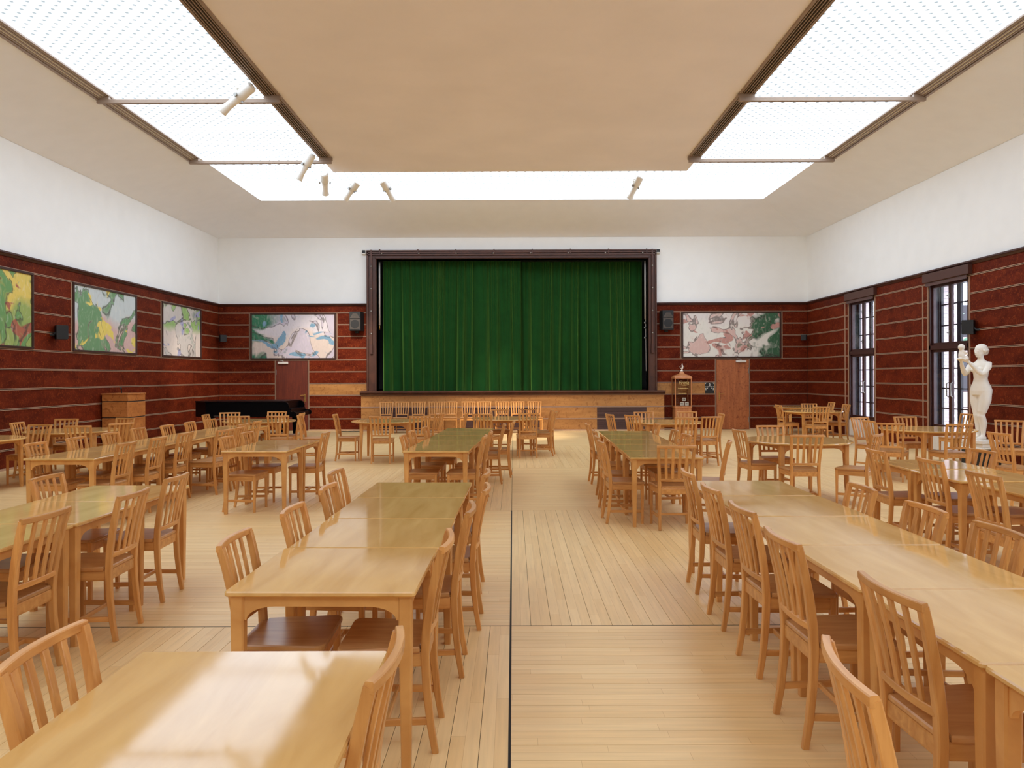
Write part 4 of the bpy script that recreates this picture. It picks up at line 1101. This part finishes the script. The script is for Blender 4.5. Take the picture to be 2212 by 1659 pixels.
# ================================================================== STATUE
st = tag(empty('statue', (8.0, 12.9, 0)), 'white marble statue of a standing woman lifting a small child', 'statue')
MB().cbox(-0.21, 0.21, -0.21, 0.21, 0.0, 0.34, 0.01).build('pedestal', 'dark_stone', st)
mb = MB()
for z0, z1, k in ((0.34, 0.37, 0.215), (0.37, 0.43, 0.185), (0.43, 0.49, 0.21)): mb.cbox(-k, k, -k, k, z0, z1, 0.008)
mb.build('plinth', 'marble', st)
B0 = 0.49
fig = MB()
def limb(pts, rad, n=16, flat=1.0): fig.tube(pts, 0, n, rad)
def blob(c, r): fig.ellipsoid(c, r, 18, 12)
# figure faces -x; shoulders along y; heights above plinth top
def Z(*p): return (p[0], p[1], p[2]+B0)
def ell(cx, cy, z, rx, ry, n=20): return [(cx+rx*math.cos(2*PI*k/n), cy+ry*math.sin(2*PI*k/n), z+B0) for k in range(n)]
# torso rings
fig.loft([ell(0.0, 0, 0.74, 0.03, 0.05), ell(0.0, 0, 0.765, 0.125, 0.165), ell(0.005, 0, 0.84, 0.138, 0.190), ell(0.0, 0, 0.91, 0.122, 0.170), ell(-0.005, 0, 0.99, 0.096, 0.128),
          ell(-0.005, 0, 1.05, 0.090, 0.112), ell(0.0, 0, 1.12, 0.100, 0.124), ell(0.0, 0, 1.20, 0.110, 0.142), ell(0.005, 0, 1.27, 0.096, 0.152), ell(0.008, 0, 1.325, 0.070, 0.130), ell(0.005, 0, 1.360, 0.052, 0.064), ell(0.0, 0, 1.40, 0.047, 0.048), ell(-0.008, 0, 1.46, 0.046, 0.046)])
for s_ in (-1, 1): blob(Z(-0.085, s_*0.062, 1.195), (0.044, 0.050, 0.050))
for s_ in (-1, 1): blob(Z(0.048, s_*0.074, 0.815), (0.078, 0.084, 0.092))
# legs, knees together
limb([Z(0.0, 0.088, 0.82), Z(-0.005, 0.086, 0.68), Z(-0.015, 0.066, 0.48), Z(-0.022, 0.056, 0.42), Z(0.012, 0.057, 0.29), Z(0.0, 0.055, 0.11), Z(-0.01, 0.055, 0.02)], [0.100, 0.098, 0.070, 0.060, 0.062, 0.037, 0.038])
limb([Z(0.0, -0.088, 0.82), Z(-0.012, -0.086, 0.68), Z(-0.045, -0.060, 0.48), Z(-0.052, -0.050, 0.42), Z(-0.012, -0.052, 0.29), Z(-0.012, -0.050, 0.11), Z(-0.02, -0.050, 0.02)], [0.100, 0.098, 0.070, 0.060, 0.062, 0.037, 0.038])
for y in (0.055, -0.050):
    limb([Z(0.035, y, 0.03), Z(-0.04, y, 0.038), Z(-0.13, y*1.1, 0.020), Z(-0.175, y*1.15, 0.014)], [0.032, 0.040, 0.030, 0.014])
# arms lifted forward holding the child
for s_ in (-1, 1):
    limb([Z(0.0, s_*0.150, 1.305), Z(-0.04, s_*0.182, 1.245), Z(-0.12, s_*0.180, 1.145), Z(-0.165, s_*0.165, 1.125)], [0.054, 0.053, 0.045, 0.041])
    limb([Z(-0.155, s_*0.167, 1.120), Z(-0.215, s_*0.145, 1.165), Z(-0.305, s_*0.098, 1.280), Z(-0.345, s_*0.068, 1.335)], [0.041, 0.041, 0.032, 0.024])
    limb([Z(-0.345, s_*0.068, 1.335), Z(-0.375, s_*0.046, 1.360), Z(-0.405, s_*0.026, 1.365)], [0.028, 0.033, 0.027])
    for q, dy in enumerate((-0.024, -0.008, 0.008, 0.024)):
        limb([Z(-0.395, s_*0.040+dy, 1.366), Z(-0.436, s_*0.034+dy*1.1, 1.374), Z(-0.466, s_*0.030+dy*1.1, 1.394 - 0.004*q)], [0.0115, 0.0105, 0.0085], 10)
    limb([Z(-0.36, s_*0.088, 1.348), Z(-0.388, s_*0.096, 1.376), Z(-0.405, s_*0.090, 1.398)], [0.014, 0.012, 0.009], 10)
# head: skull, face, nose, ears
blob(Z(0.004, 0, 1.530), (0.104, 0.086, 0.102)); blob(Z(-0.038, 0, 1.485), (0.068, 0.062, 0.082)); blob(Z(-0.066, 0, 1.425), (0.030, 0.030, 0.022))
limb([Z(-0.102, 0, 1.518), Z(-0.117, 0, 1.482), Z(-0.105, 0, 1.470)], [0.009, 0.015, 0.011], 10)
for s_ in (-1, 1): blob(Z(0.0, s_*0.088, 1.495), (0.020, 0.011, 0.030))
for s_ in (-1, 1): blob(Z(-0.094, s_*0.032, 1.508), (0.011, 0.015, 0.008))
blob(Z(-0.099, 0, 1.449), (0.011, 0.022, 0.008))
# child: body, head, arms, legs
blob(Z(-0.410, 0, 1.440), (0.050, 0.056, 0.078)); blob(Z(-0.405, 0, 1.505), (0.040, 0.050, 0.038)); blob(Z(-0.415, 0, 1.578), (0.056, 0.052, 0.056))
for s_ in (-1, 1):
    limb([Z(-0.405, s_*0.046, 1.505), Z(-0.37, s_*0.066, 1.470), Z(-0.34, s_*0.050, 1.452)], [0.020, 0.018, 0.013], 10)
    limb([Z(-0.40, s_*0.038, 1.400), Z(-0.345, s_*0.055, 1.405), Z(-0.33, s_*0.050, 1.370)], [0.029, 0.025, 0.017], 10)
body = fig.build('figure', 'marble', st, True)
rm = body.modifiers.new('fuse', 'REMESH'); rm.mode = 'VOXEL'; rm.voxel_size = 0.0085; rm.use_smooth_shade = True
sm_ = body.modifiers.new('soften', 'SMOOTH'); sm_.factor = 0.5; sm_.iterations = 5
hair = MB(); hair.ellipsoid(Z(0.016, 0, 1.548), (0.106, 0.096, 0.092), 20, 12); hair.ellipsoid(Z(0.092, 0, 1.492), (0.050, 0.056, 0.050), 14, 10)
for k in range(15):
    a = R(-112 + 224*k/14); hair.ellipsoid(Z(0.014 + 0.099*math.cos(a)*0.95, 0.096*math.sin(a), 1.520), (0.023, 0.021, 0.028), 8, 6)
ho = hair.build('hair', 'marble', st, True)
rm = ho.modifiers.new('fuse', 'REMESH'); rm.mode = 'VOXEL'; rm.voxel_size = 0.007; rm.use_smooth_shade = True
st.rotation_euler = (0, 0, R(16))
